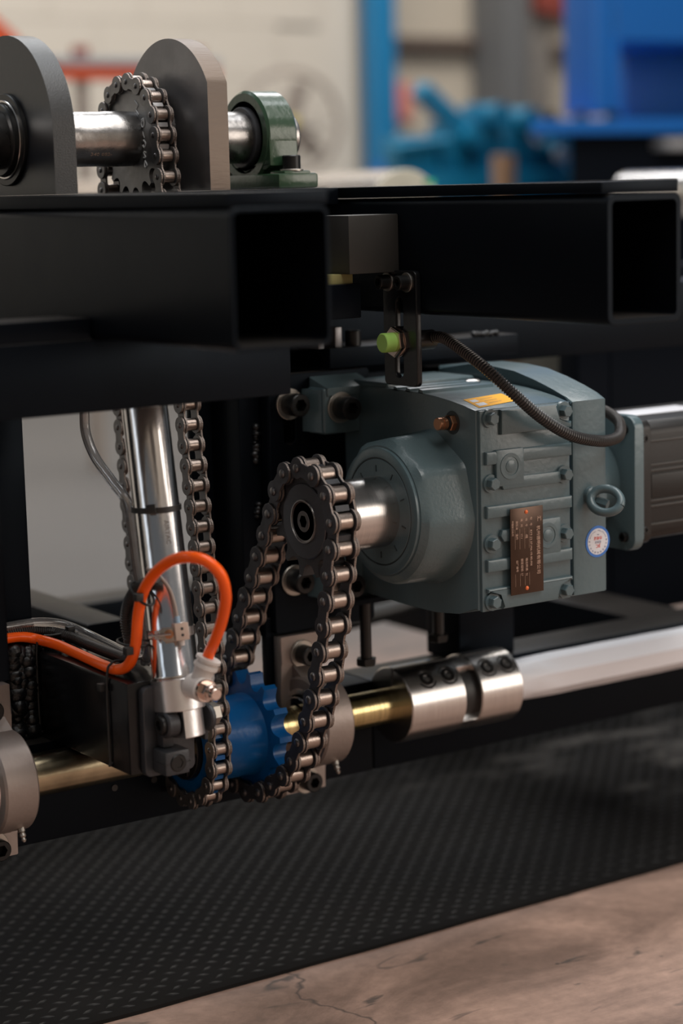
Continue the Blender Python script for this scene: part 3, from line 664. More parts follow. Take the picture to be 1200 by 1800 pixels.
# ================================================================== COUPLING
CP = thing('shaft_coupling', 'steel clamp coupling with four black socket screws on the lower shaft', 'coupling', (.25, *C2))
def half(x0, x1):
    bm = bmesh.new(); lathe(bm, (0, *C2), (1, 0, 0), [(x0, .0182), (x0, .0378), (x0 + .0012, .0390), (x1 - .0012, .0390), (x1, .0378), (x1, .0182)], 96, caps=False)
    lathe(bm, (0, *C2), (1, 0, 0), [(x0, .0182), (x1, .0182)], 96, caps=False)
    return finish('clamp_half', bm, steel, CP, ang=40)
half(.1655, .2345); half(.2545, .3090)
cyl('elastic_spider', (0, *C2), (1, 0, 0), .2340, .2550, .0320, rubber, CP)
for ang in range(0, 360, 120):
    a = math.radians(ang + 20)
    bx('clamp_jaw', .2335, .2555, -.009, .009, .024, .0375, steel, CP, .001, M=Matrix.Translation((0, *C2)) @ Matrix.Rotation(a, 4, 'X'))
# slits that split each half, and screw pockets
sa = math.radians(128)
for x0, x1 in ((.1650, .2348), (.2542, .3093)):
    bx('clamp_slit', x0, x1, -.0006, .0006, .02, .0394, rubber, CP, 0, M=Matrix.Translation((0, *C2)) @ Matrix.Rotation(math.radians(8), 4, 'X'))
for x in (.1920, .2190, .2700, .2950):
    a = math.radians(46); d = Vector((0, -math.cos(a), math.sin(a))); o_ = Vector((x, *C2)) + d * .0336
    lt('screw_pocket', o_, d, [(.0010, .0112), (.0052, .0112), (.0052, .0094), (.0030, .0088)], rubber, CP, 24)
    cap_screw('screw', o_ + d * .0022, d, .0078, .0042, CP)

# ================================================================== BEARING UNITS
def ring_part(name, x0, x1, ro, ri, c, m, parent, ch=.001):
    bm = bmesh.new(); lathe(bm, (0, *c), (1, 0, 0), [(x0, ri), (x0, ro - ch), (x0 + ch, ro), (x1 - ch, ro), (x1, ro - ch), (x1, ri)], 64, caps=False)
    lathe(bm, (0, *c), (1, 0, 0), [(x0, ri), (x1, ri)], 64, caps=False); return finish(name, bm, m, parent, ang=40)
def lower_bearing(xc, label):
    T = thing('bearing_unit', label, 'bearing', (xc, .14, C2[1]), 'bare cast bearing units on the lower shaft')
    x0, x1 = xc - .0165, xc + .0165
    ring_part('housing_ring', x0, x1, .0455, .034, C2, castgrey, T, .002)
    # foot bolted to a vertical face behind the shaft
    bm = bmesh.new(); zc = C2[1]
    out = [(.1255, zc + .084), (.1395, zc + .084), (.1395, zc - .080), (.1255, zc - .080), (.1255, zc - .052), (.120, zc - .040), (.100, zc - .0452), (.108, zc - .0455)]
    prism(bm, [(.1255, zc + .084), (.1395, zc + .084), (.1395, zc - .0765), (.1255, zc - .0765), (.1255, zc - .056), (.128, zc - .03), (.128, zc + .03), (.1255, zc + .056)], xc - .0275, xc + .0215, 'yz', bev=.002)
    prism(bm, [(.128, zc + .056), (.128, zc - .056), (.110, zc - .0455), (.110, zc - .036), (.128, zc - .02), (.128, zc + .02), (.110, zc + .036), (.110, zc + .0455)], x0 + .002, x1 - .002, 'yz')
    finish('foot', bm, castgrey, T)
    lt('seal', (xc, *C2), (1, 0, 0), [(-.0125, .034), (-.0125, .027), (-.0110, .026), (.0110, .026), (.0125, .027), (.0125, .034)], bolt_m, T)
    ring_part('inner_race', xc - .022, xc + .020, .0262, .0198, C2, chrome, T)
    ring_part('outer_race', xc - .0178, xc + .0172, .0339, .0285, C2, chrome, T)
    for s in (1, -1):
        z = zc + .0645 * s
        cap_screw('bolt', (xc - .003, .1255, z), (0, -1, 0), .0098, .015, T, washer=.0142, wt=.0025)
    # grease nipple
    lt('grease_nipple', (xc + .006, C2[0] - .024, C2[1] - .040), (0, -.45, -.9), [(-.004, .0034), (.002, .0034), (.0025, .0022), (.004, .0030), (.006, .0030), (.0075, .0018), (.0095, .0024), (.0115, .0010)], zinc, T, 16)
    return T
lower_bearing(.0745, 'bare cast bearing unit between the right blue wheel and the coupling')
lower_bearing(-.2665, 'bare cast bearing unit with grease nipple at the left edge of the picture')
# green pillow block
PB = thing('pillow_block', 'green painted pillow block bearing at the right end of the top shaft', 'bearing', (.078, .1673, .2995))
cz = C3[1]; cy = C3[0]; gx0, gx1 = .0490, .0830
ring_part('housing_ring', gx0, gx1, .0445, .0345, C3, green, PB, .0025)
bm = bmesh.new()
prism(bm, [(cy - .0440, cz + .004), (cy - .0450, .322), (cy - .036, .318), (cy + .036, .318), (cy + .0450, .322), (cy + .0440, cz + .004), (cy + .036, cz - .012), (cy + .022, cz - .027), (cy, cz - .034), (cy - .022, cz - .027), (cy - .036, cz - .012)], gx0 + .001, gx1 - .001, 'yz', bev=.002)
box(bm, .0440, .0890, cy - .0685, cy + .0685, .2997, .3140, .003)
box(bm, .052, .082, cy - .066, cy - .040, .312, .3165, .002)
box(bm, .052, .082, cy + .040, cy + .066, .312, .3165, .002)
finish('housing', bm, green, PB, ang=40)
lt('seal', (.066, *C3), (1, 0, 0), [(-.015, .0345), (-.015, .029), (-.013, .028), (.013, .028), (.015, .0345)], rubber, PB)
ring_part('inner_race', .0450, .0850, .0290, .0246, C3, oxide, PB)
for s in (-1, 1):
    y = cy + .0555 * s
    cap_screw('bolt', (.067, y, .3162), (0, 0, 1), .0088, .0130, PB, washer=.0112, wt=.0018)
# round topped plates
def roundtop(hw, zt, R, zb=.3000, cy=C3[0]):
    zc = zt - R; a = math.asin(min(1, hw / R)); pts = [(cy - hw, zb), (cy + hw, zb)]
    pts += [(cy + R * math.sin(a - 2 * a * i / 28), zc + R * math.cos(a - 2 * a * i / 28)) for i in range(29)]; return pts
T = thing('round_top_plate', 'thick black painted round-topped bearing plate at the upper left', 'plate', (-.19, cy, .2995), 'round-topped plates')
bm = bmesh.new(); prism(bm, roundtop(.0895, .4410, .0895), -.2, -.1785, 'yz', 0, 1, 0)
finish('plate_body', bm, [black_thick, cutblack], T)
ring_part('bearing_ring', -.2040, -.1995, .0410, .0355, C3, bolt_m, T, .0008)
ring_part('snap_ring', -.2055, -.2000, .0352, .0332, C3, steel, T, .0006)
ring_part('inner_race', -.2100, -.1990, .0325, .0262, C3, bolt_m, T, .001)
T = thing('round_top_plate', 'thick bare steel round-topped plate behind the upper chain wheel', 'plate', (-.036, cy, .2995), 'round-topped plates')
bm = bmesh.new(); prism(bm, roundtop(.0730, .4395, .0830, cy=.1450), -.047, -.0262, 'yz', 0, 1, 0)
finish('plate_body', bm, [mill, cut], T)
bx('foot_bar', -.2, .1, cy - .085, cy + .085, .284, .2995, black, FR, .001)

# ================================================================== GEAR MOTOR
GM = thing('gearmotor', 'grey-green enamelled helical gearbox with a black motor at its right', 'gearmotor', (.21, .02, -.10))
bodyo = [(-.0845, .0965), (-.066, .1000), (-.0466, .1030), (-.025, .1055), (.0, .1072), (.04, .1080), (.08, .1075), (.122, .100), (.125, .06), (.125, -.085), (.118, -.095), (.10, -.0985), (.06, -.0995), (.02, -.1005), (-.02, -.1003), (-.055, -.0965), (-.0845, -.0890)]
pz('housing', bodyo, .130, .2400, teal, GM, bev=.0022, ang=25)
body2 = [(-.0860, .0955), (-.074, .1000), (-.055, .1062), (-.03, .1130), (0, .1195), (.03, .1220), (.07, .1225), (.122, .118), (.128, .08), (.128, -.085), (.10, -.095), (.02, -.0985), (-.03, -.0980), (-.06, -.0955), (-.0860, -.0900)]
lab(pz('input_housing', body2, .2445, .2865, teal, GM, bev=.0032, ang=25), 'motor-side housing section')
pz('joint_gasket', [(a * .975, b * .985) for a, b in bodyo], .2395, .2450, mat('dark_gasket', (.01, .03, .05), .4), GM)
# boss with flats and the shaft seal disc
bc = C1; pts = []
for i in range(96):
    th = 2 * PI * i / 96; r = .0710
    for k in (35, 78, 122, 165):   # cast flats on the upper half
        r = min(r, .0672 / max(.2, math.cos(th - math.radians(k))))
    pts.append((bc[0] + r * math.cos(th), bc[1] + r * math.sin(th)))
bm = bmesh.new()
R0 = [bm.verts.new((.132, bc[0] + (a - bc[0]) * 1.06, bc[1] + (b - bc[1]) * 1.06)) for a, b in pts]
R1_ = [bm.verts.new((.127, bc[0] + (a - bc[0]) * 1.02, bc[1] + (b - bc[1]) * 1.02)) for a, b in pts]
R2_ = [bm.verts.new((.120, a, b)) for a, b in pts]
R3_ = [bm.verts.new((.088, bc[0] + (a - bc[0]) * .985, bc[1] + (b - bc[1]) * .985)) for a, b in pts]
R4_ = [bm.verts.new((.083, bc[0] + (a - bc[0]) * .955, bc[1] + (b - bc[1]) * .955)) for a, b in pts]
R5_ = [bm.verts.new((.078, bc[0] + .0615 * math.cos(2 * PI * i / 96), bc[1] + .0615 * math.sin(2 * PI * i / 96))) for i in range(96)]
RR = [R0, R1_, R2_, R3_, R4_, R5_]
for A, B in zip(RR[:-1], RR[1:]):
    for i in range(96): bm.faces.new((A[i], A[(i + 1) % 96], B[(i + 1) % 96], B[i]))
bm.faces.new(R5_); bm.faces.new(R0)
finish('output_boss', bm, teal_rough, GM, ang=22)
lt('boss_ring', (0, *bc), (-1, 0, 0), [(-.079, .0600), (-.0750, .0598), (-.0745, .0590), (-.0745, .0510), (-.0755, .0505)], teal, GM, 96)
lt('seal_disc', (0, *bc), (-1, 0, 0), [(-.078, .0500), (-.0752, .0497), (-.0745, .0490), (-.0745, .0345)], teal, GM, 96)
lt('seal_groove', (0, *bc), (-1, 0, 0), [(-.0756, .0512), (-.0747, .0512), (-.0747, .0498), (-.0756, .0498)], ink_k, GM, 96)
for k in range(10):
    th = PI * 2 * k / 10 + .25
    M = Matrix.Translation((.0742, *bc)) @ Matrix.Rotation(th, 4, 'X')
    bx('index_mark', -.0003, .0003, .0375, .0435, -.0005, .0005, ink_k, GM, 0, M=M)
cyl('output_shaft', (0, *bc), (1, 0, 0), .0075, .079, .0332, steel, GM, .001, 64)
# mounting feet
for s, z0, z1, bz in ((1, .062, .1075, .0880), (-1, -.103, -.062, -.0870)):
    bm = bmesh.new(); box(bm, .0885, .150, .1000, .1305, z0, z1, .004, 3)
    prism(bm, [(.0835, .1305), (.0885, .104), (.0905, .102), (.0905, .1305)], z0 + .002, z1 - .002, 'xy')
    finish('mounting_foot', bm, teal, GM)
    cap_screw('bolt', (.1080, .1000, bz), (0, -1, 0), .0112, .0190, GM, washer=.0155, wt=.0022)
    cap_screw('bolt', (.0685, .1305, bz + .004), (0, -1, 0), .0112, .0190, GM, washer=.0155, wt=.0022)
bm = bmesh.new(); prism(bm, [(.100, .1000), (.1300, .1070), (.1300, .080), (.104, .080)], .134, .20, 'yz'); bm.free()
lab(bx('top_rail', .1320, .2400, .055, .122, .1035, .1125, teal_rough, GM, .004, seg=3), 'raised cast rail along the top')
bm = bmesh.new(); prism(bm, [(.098, .1075), (.1300, .1170), (.1310, .100), (.098, .100)], .092, .150, 'yz', bev=.002); finish('foot_top', bm, teal_rough, GM)
for k, y in enumerate((-.002, .018, .038)):
    pz('cooling_rib', [(y - .0045, .1055), (y - .0025, .1095), (y + .0025, .1105), (y + .0055, .1065)], .1300, .215, teal, GM, bev=.0006)
lt('filler_plug', (.225, .040, .1070), (0, 0, 1), [(0, .0082), (.002, .0082), (.0035, .0055), (.0035, 0)], steel, GM, 32)
# side cover with raised bands
ys = -.0845
bx('side_cover', .1325, .2390, -.0880, -.0835, -.0905, .0960, teal, GM, .0012)
def band(name, pts, d=.0042, parent=GM):
    return pz(name, pts, -.0880 - d, -.0870, teal, parent, 'xz', bev=.0022, ang=20)
xl, xr = .1345, .2395
def notched(z0, z1, zb, rn=.0125, xL=.1400, xR=.2345, full=False):
    """band between z0 and z1 with round pockets around the corner bolts"""
    pts = []
    # left edge going up
    if zb is None: return [(xl, z0), (xr, z0), (xr, z1), (xl, z1)]
    if zb > 0 and full:   # top band: pocket opens at left from z0 upward
        return [(xl + rn * 1.75, z0), (xr - .001, z0)] + [(xr, z1)] + [(xl + .001, z1)] + [(xl, zb + .011)] + [(xL + rn * .2, zb + .0115)] + arc(xL + .0005, zb, .0115, PI/2 - .2, -PI/2 + .2, 8) + [(xl + .001, zb - .013), (xl, z0 + .006), (xl + .003, z0)]
    return pts
band('raised_band', [(.1545, .0725), (.2385, .0725), (.2385, .0785), (.2215, .0790), (.2215, .0955), (.1545, .0955)])
band('raised_band', [(.1365, .0460), (.2385, .0460), (.2385, .0580), (.1365, .0580)])
band('raised_band', [(.1560, .0215), (.2240, .0215), (.2260, .0250), (.2240, .0325), (.1780, .0325), (.1560, .0325), (.1535, .0270)])
band('raised_band', [(.1365, -.0035), (.2385, -.0035), (.2385, .0080), (.1365, .0080)])
band('raised_band', [(.1560, -.0270), (.2210, -.0270), (.2200, -.0155), (.1540, -.0155), (.1520, -.0210)])
band('raised_band', [(.1365, -.0535), (.2385, -.0535), (.2385, -.0420), (.1365, -.0420)])
band('raised_band', [(.1535, -.0895), (.2215, -.0895), (.2215, -.0735), (.2385, -.0730), (.2385, -.0690), (.1365, -.0690), (.1365, -.0730), (.1535, -.0735)])
for (cx_, cz_) in ((.1640, .0430), (.2075, -.0265)):
    bx('raised_pad', cx_ - .0165, cx_ + .0165, -.0925, -.0870, cz_ - .0180, cz_ + .0160, teal, GM, .0018)
    lt('pad_ring', (cx_, -.0925, cz_), (0, -1, 0), [(-.001, .0125), (.0006, .0120), (.0006, .0088), (-.0003, .0084), (-.0003, .0060), (.0004, .0056), (.0010, .0030), (.0010, 0)], teal, GM, 32)
for z in (.0885, .0286, -.0274, -.0815):
    for x in (.1430, .2305):
        bm = bmesh.new()
        lathe(bm, (x, -.0880, z), (0, -1, 0), [(-.001, .0088), (.0022, .0084), (.0022, .0056)], 28)
        hexprism(bm, (x, -.0890, z), (0, -1, 0), 0, .0078, .0058, rot=.25 + x * 30, ch=.0007); finish('cover_bolt', bm, teal, GM, ang=25)
# breather, eye bolt, stickers, nameplate
bm = bmesh.new(); hexprism(bm, (.1300, -.0505, .0828), (-1, 0, 0), 0, .0055, .0078, ch=.0006)
lathe(bm, (.1300, -.0505, .0828), (-1, 0, 0), [(.0055, .0052), (.0080, .0052), (.0085, .0060), (.0125, .0060), (.0130, .0050), (.0150, .0050)], 28)
finish('breather_plug', bm, bronze, GM)
lt('breather_groove', (.1300, -.0505, .0828), (-1, 0, 0), [(.0060, .0063), (.0078, .0063)], rubber, GM, 28)
cyl('breather_cap', (.1300, -.0505, .0828), (-1, 0, 0), .0128, .0180, .0058, bronze, GM, .0006, 28)
lt('breather_seat', (.1300, -.0505, .0828), (-1, 0, 0), [(-.0002, .0110), (.0003, .0110)], ink_k, GM, 32)
bm = bmesh.new(); lathe(bm, (.2660, -.0860, .0045), (0, -1, 0), [(-.001, .0090), (.0040, .0085), (.0060, .0065)], 32)
finish('eye_bolt_collar', bm, teal, GM)
bm = bmesh.new(); E_ = Vector((.2690, -.1040, .0010)); u_ = Vector((.42, -.86, -.25)).normalized(); w_ = Vector((0.60, 0.05, .80)).normalized(); w_ = (w_ - u_ * w_.dot(u_)).normalized()
P_ = [E_ + u_ * (math.cos(a) * .0150) + w_ * (math.sin(a) * .0120) for a in [2 * PI * i / 32 for i in range(33)]]
tube(bm, P_, .0043, 12, caps=False); finish('eye_bolt_ring', bm, teal, GM, ang=80)
hexprism_bm = bmesh.new(); hexprism(hexprism_bm, (.2700, -.0900, -.0010), tuple(u_), 0, .012, .0050, ch=.0006); finish('eye_bolt_shank', hexprism_bm, teal, GM)
# yellow sticker on the sloping shoulder
n_ = Vector((0, -.0035, .0185)).normalized()
def shoulder(x, y):   # height of the top surface
    P = [(-.0845, .0965), (-.066, .1000), (-.0466, .1030), (-.025, .1055), (.0, .1072)]
    for (a, b), (c, d) in zip(P[:-1], P[1:]):
        if y <= c: return b + (d - b) * (y - a) / (c - a)
    return .1072
bm = bmesh.new(); c4 = [(.1400, -.0795), (.1760, -.0735), (.1930, -.0480), (.1560, -.0460)]
def quadpatch(name, cs, h, m, nu=5, nv=5):
    bm = bmesh.new(); G = []
    for i in range(nu + 1):
        row = []
        for j in range(nv + 1):
            s, t = i / nu, j / nv
            x = (cs[0][0] * (1 - s) + cs[1][0] * s) * (1 - t) + (cs[3][0] * (1 - s) + cs[2][0] * s) * t
            y = (cs[0][1] * (1 - s) + cs[1][1] * s) * (1 - t) + (cs[3][1] * (1 - s) + cs[2][1] * s) * t
            row.append(bm.verts.new((x, y, shoulder(x, y) + h)))
        G.append(row)
    for i in range(nu):
        for j in range(nv): bm.faces.new((G[i][j], G[i + 1][j], G[i + 1][j + 1], G[i][j + 1]))
    return finish(name, bm, m, GM)
bm.free()
lab(quadpatch('warning_sticker', [(.1385, -.0790), (.1910, -.0690), (.1960, -.0400), (.1440, -.0490)], .0003, yellow), 'yellow sticker with two white pictograms')
quadpatch('sticker_pictogram', [(.1430, -.0745), (.1550, -.0720), (.1560, -.0640), (.1445, -.0660)], .0004, label_w, 2, 2)
quadpatch('sticker_pictogram', [(.1455, -.0620), (.1545, -.0600), (.1550, -.0525), (.1465, -.0545)], .0004, label_w, 2, 2)
for j in range(3): quadpatch('sticker_text_line', [(.160, -.0680 + .007 * j), (.177, -.0650 + .007 * j), (.1771, -.0640 + .007 * j), (.1601, -.0670 + .007 * j)], .0004, mat('sticker_ink', (.45, .22, .02), .5) if j == 0 else bpy.data.materials['sticker_ink'], 1, 1)
# nameplate, turned so that its text reads downward
NPx0, NPx1, NPz0, NPz1, NPy = .1655, .2045, -.0775, .0035, -.0945
npl = lab(bx('nameplate', NPx0 - .005, NPx1 - .005, NPy - .0007, NPy, NPz0, NPz1, plate_br, GM, .0002), 'bronze coloured etched nameplate turned sideways')
def npt(s, x, zt, size, depth=.00006):
    M = basis((x - .005, NPy - .0008, zt), (0, 0, -1), (1, 0, 0)); return text('etched_text', s, M, size, etch, npl, depth, 'LEFT')
npt('\u6c47', .1995, -.0060, .0052); npt('\u676d\u5dde\u5fb7\u660e\u673a\u68b0\u6709\u9650\u516c\u53f8', .1985, -.0150, .0046)
npt('\u578b', .1898, -.0060, .0030); npt('\u53f7', .1898, -.0115, .0030); npt('R77-23.37-M4-19-90-M4', .1898, -.0180, .0034)
npt('\u7f16', .1843, -.0065, .0028); npt('\u53f7', .1843, -.0118, .0028); npt('/\u9694', .1843, -.0215, .0032); npt('\u8f93\u51fa\u8f6c\u901f:  N', .1843, -.0440, .0030)
npt('\u901f', .1787, -.0065, .0028); npt('\u6bd4', .1787, -.0118, .0028); npt('17.1', .1787, -.0205, .0030); npt('\u989d\u5b9a\u626d\u77e9: 27', .1787, -.0440, .0030)
npt('\u6db2\u538b\u6cb9', .1730, -.0080, .0028); npt('\u6e29\u5347', .1730, -.0200, .0030); npt('\u51fa\u5382\u7f16\u53f7', .1730, -.0450, .0028)
npt('\u4e2d\u56fd\u6d59\u6c5f\u676d\u5dde', .1680, -.0075, .0024)
for x in (.1875, .1822, .1765, .1708):
    for a, b in ((-.016, -.035), (-.058, -.070)): bx('etched_line', x - .005, x - .00485, NPy - .0009, NPy - .0007, b, a, etch, npl, 0)
for z in (-.0008, -.0725): lt('rivet', (.1795, NPy - .0007, z), (0, -1, 0), [(0, .0020), (.0006, .0018), (.0012, .0009), (.0013, 0)], copper, npl, 20)
# round inspection sticker (upside down)
st = lt('round_sticker', (.2745, -.0862, -.0410), (0, -1, 0), [(-.0005, .0152), (.0003, .0152)], label_b, GM, 48); lab(st, 'round blue-rimmed inspection sticker, upside down')
lt('sticker_field', (.2745, -.0862, -.0410), (0, -1, 0), [(.0002, .0127), (.0004, .0127)], label_w, st, 48)
def stt(s, dz, size, m): text('sticker_text', s, basis((.2745, -.0868, -.0410 + dz), (-1, 0, 0), (0, 0, -1)), size, m, st, .00005)
stt('JIC', -.0042, .0046, ink_r); stt('\u5408\u683c\u8bc1', .0036, .0036, ink_r); stt('\u68c0\u9a8c\u5458', -.0003, .0026, ink_g); stt('No.', .0068, .0018, ink_g)
for k, ch in enumerate('\u6d59\u6c5f\u676d\u5dde\u51cf\u901f\u673a\u6709\u9650\u516c\u53f8'):
    a = math.radians(-90 + (k - 5) * 19); r_ = .0105
    text('sticker_text', ch, basis((.2745 + r_ * math.cos(a), -.0868, -.0410 + r_ * math.sin(a)), (math.sin(a), 0, -math.cos(a)), (math.cos(a), 0, math.sin(a))), .0021, ink_g, st, .00005)
for k, ch in enumerate('QUALITY INSPECTED'):
    a = math.radians(90 - (k - 8) * 8.5); r_ = .0108
    if ch != ' ': text('sticker_text', ch, basis((.2745 + r_ * math.cos(a), -.0868, -.0410 + r_ * math.sin(a)), (-math.sin(a), 0, math.cos(a)), (-math.cos(a), 0, -math.sin(a))), .0018, ink_g, st, .00005)
# input end: round cover, adapter flange, motor
MC = (.018, .0)
lab(lt('round_cover', (0, *MC), (1, 0, 0), [(.285, .0905), (.297, .0905), (.301, .088), (.306, .070), (.309, .050), (.325, .046), (.356, .046)], teal, GM, 72), 'domed round cover')
for k in range(6):
    a = 2 * PI * k / 6 + .4; hex_bolt('cover_bolt', (.3015, MC[0] + .080 * math.cos(a), MC[1] + .080 * math.sin(a)), (1, 0, 0), .0065, .006, teal, GM)
pz('motor_flange', [(a, b) for a, b in rrect(-.0495, .0845, -.0660, .0690, .012)], .3560, .3680, teal, GM, bev=.0018)
for sy in (-1, 1):
    for sz in (-1, 1): cap_screw('flange_bolt', (.3560, .0175 + sy * .053, .0015 + sz * .054), (-1, 0, 0), .0050, .005, GM)
mo = lab(pz('motor_body', rrect(-.0460, .0810, -.0610, .0640, .010), .3685, .3810, motor_m, GM, bev=.0012), 'black square motor')
pz('motor_casing', rrect(-.0440, .0790, -.0590, .0620, .014), .3800, .60, motor_m, GM, bev=.001)
for z in (.0420, .0180, .0125, -.0180, -.0235, -.0420): bx('motor_groove', .3815, .60, -.0455, -.0430, z - .0012, z + .0012, mat('groove_edge', (.022, .020, .018), .35) if 'groove_edge' not in bpy.data.materials else bpy.data.materials['groove_edge'], GM, .0006)
bx('motor_band', .3815, .60, -.0462, -.0430, -.0150, .0090, motor_m, GM, .001)
for sz in (.046, -.046): cap_screw('motor_screw', (.3685 + .0035, -.0465, sz), (0, -1, 0), .0038, .002, GM)
bx('motor_label', .405, .50, .005, .045, .0618, .0624, label_w, GM, .0001)

# ================================================================== SENSOR
SB = thing('sensor_bracket', 'black slotted bracket plate hanging beside the right box tube', 'bracket', (.1, -.016, .12))
plate('bracket_plate', rrect(-.0425, .0090, .1172, .2232, .005), [slot(-.0165, .1670, .1985, .0055), slot(-.0150, .1245, .1600, .0062)], .0968, .1025, black_gloss, SB, 'yz', .0008)
for y in (.0010, -.0290): cap_screw('bolt', (.0968, y, .2125), (-1, 0, 0), .0066, .0100, SB, washer=.0090, wt=.0014)
SE = thing('proximity_sensor', 'nickel proximity sensor with a lime green cap in the slotted bracket', 'sensor', (.1, -.0105, .157))
sc = (-.0125, .1575)
lt('sensor_cap', (.0095, *sc), (-1, 0, 0), [(-.0860, .0090), (-.0800, .0090), (-.0705, .0090), (-.0697, .0082)], lime, SE, 40)
bm = bmesh.new(); prof = []
for i in range(46):
    x = -.0860 - i * .0005; prof.append((x, .0088 if i % 2 else .0083))
prof += [(-.125, .0083), (-.135, .0070)]
lathe(bm, (.0, *sc), (1, 0, 0), [(.0800 + k_ * .0005, .0088 if k_ % 2 else .0083) for k_ in range(70)] + [(.122, .0070)], 32); finish('threaded_barrel', bm, nickel, SE, ang=60)
for x0, x1 in ((.0915, .0962), (.1030, .1075)):
    bm = bmesh.new(); hexprism(bm, (x0, *sc), (1, 0, 0), 0, x1 - x0, .0142, ch=.0008, rot=.35); hexprism(bm, (x0, *sc), (-1, 0, 0), 0, .0007, .0132, rot=-.35)
    finish('lock_nut', bm, nickel if x0 < .1 else bolt_m, SE, ang=20)
    lt('nut_washer', (x1 if x0 < .1 else x0, *sc), (1, 0, 0), [(0, .0142), (.0006, .0142)] if x0 < .1 else [(-.0006, .0142), (0, .0142)], nickel if x0 < .1 else bolt_m, SE, 32)
cyl('cable_gland', (.1080, *sc), (1, 0, 0), 0, .030, .0092, rubber, SE, .001, 24)
cb = thing('sensor_cable', 'black corrugated conduit curving from the sensor over the gearbox to the motor flange', 'cable', (.13, -.0125, .1575))
corrugated('conduit', [(.1300, -.0125, .1590), (.1350, -.030, .1600), (.1351, -.050, .1538), (.1403, -.085, .1355), (.1568, -.105, .1123), (.1857, -.112, .0869), (.2195, -.113, .0682), (.2587, -.108, .059), (.2934, -.0920, .0573), (.3187, -.070, .0605), (.3330, -.050, .0681), (.3380, -.02, .0760), (.3350, .02, .080)], .0056, conduit, cb)

# ================================================================== PNEUMATIC CYLINDER
CA = Vector((-.158, .0105, .1115)); CB_ = Vector((-.158, -.0255, -.1150)); cd_ = (CB_ - CA).normalized()
CY = thing('pneumatic_cylinder', 'polished round air cylinder standing on the arm between chain strands', 'air cylinder', tuple(CB_ + cd_ * .055))
L0 = -.075; L1 = (CB_ - CA).length
lt('barrel', CA, cd_, [(L0, .0200), (L1 - .0015, .0206), (L1 - .0010, .0210), (L1 + .0005, .0210)], chrome, CY, 96, ang=50)
lt('end_collar', CA, cd_, [(L1, .0196), (L1 + .0015, .0212), (L1 + .003, .0212)], steel, CY, 64)
a_, p_, q_ = frame_of(cd_)
# end cap: round, with flats, then the rear eye
bm = bmesh.new(); o0 = CA + cd_ * (L1 + .002)
X_ = Vector((1, 0, 0)); Y_ = cd_.cross(X_).normalized()
def capring(t, r, fl): 
    out = []
    for i in range(64):
        th = 2 * PI * i / 64; x, y = r * math.cos(th), r * math.sin(th)
        x = max(-fl, min(fl, x)); out.append(bm.verts.new(o0 + cd_ * t + X_ * x + Y_ * y))
    return out
RR = [capring(0, .0212, .0212), capring(.0008, .0226, .0205), capring(.0275, .0226, .0205), capring(.0283, .0218, .0198)]
for A, B in zip(RR[:-1], RR[1:]):
    for i in range(64): bm.faces.new((A[i], A[(i + 1) % 64], B[(i + 1) % 64], B[i]))
bm.faces.new(RR[0]); bm.faces.new(RR[-1]); finish('end_cap', bm, alu, CY, ang=25)
bm = bmesh.new(); e0 = o0 + cd_ * .0275 + X_ * .0 + Y_ * .0
RR = []
for t, r in ((0, .0195), (.0240, .0195), (.0248, .0188)):
    ring = []
    for i in range(48):
        th = 2 * PI * i / 48; x, y = r * math.cos(th), r * math.sin(th); x = max(-.0072, x) ; ring.append(bm.verts.new(e0 + cd_ * t + X_ * x + Y_ * y))
    RR.append(ring)
for A, B in zip(RR[:-1], RR[1:]):
    for i in range(48): bm.faces.new((A[i], A[(i + 1) % 48], B[(i + 1) % 48], B[i]))
bm.faces.new(RR[0]); bm.faces.new(RR[-1]); finish('mounting_eye', bm, alu, CY, ang=25)
# AIRTAC lettering down the barrel
cu_M = CA + cd_ * .105
fr = Vector((-.56, -.82, 0)); fr = (fr - cd_ * fr.dot(cd_)).normalized()
fr2 = (Matrix.Rotation(math.radians(-26), 3, cd_) @ fr)
text('barrel_lettering', 'AIRTAC', basis(cu_M + fr2 * .0203, cd_, fr2.cross(cd_)), .0060, mat('barrel_ink', (.13, .11, .10), .4), CY, .00015)
# hose clamp with reed switch
hc = CA + cd_ * (L1 - .0375)
lt('clamp_band', hc, cd_, [(-.0038, .0206), (-.0038, .0213), (.0038, .0213), (.0038, .0206)], steel, CY, 64)
def local(th, r, t=0.0):  # th from camera-facing direction
    d = Matrix.Rotation(math.radians(th), 3, cd_) @ fr; return hc + cd_ * t + d * r, d
def oriented_box(name, th, r0, r1, w, t0, t1, m, parent, bev=.0006):
    p, d = local(th, 0); s = d.cross(cd_); M = Matrix(((s.x, d.x, cd_.x, hc.x), (s.y, d.y, cd_.y, hc.y), (s.z, d.z, cd_.z, hc.z), (0, 0, 0, 1)))
    return bx(name, -w / 2, w / 2, r0, r1, t0, t1, m, parent, bev, M=M)
sgn = -1
RS = thing('reed_switch', 'small beige reed switch clamped with its band round the polished cylinder', 'sensor', tuple(hc))
sw_ = oriented_box('switch_body', -26, .0200, .0285, .0125, -.0085, .0065, mat('switch_beige', (.44, .34, .28), .35), RS)
for t in (-.0035, .0020):
    p, d = local(-26, .0285, t); lt('switch_hole', p, d, [(-.0005, .0013), (.0003, .0013)], ink_k, RS, 16)
oriented_box('switch_bracket', 0, .0205, .0240, .0100, -.0055, .0062, zinc, RS)
oriented_box('switch_bracket', 16, .0205, .0235, .0035, -.0045, .0035, zinc, RS)
p, d = local(7, .0258, 0); s_ = d.cross(cd_); cyl('clamp_screw', p, tuple(s_), -.012, .006, .0012, steel, RS, n=16); cyl('clamp_screw_head', p, tuple(s_), -.0135, -.0105, .0028, steel, RS, n=20)
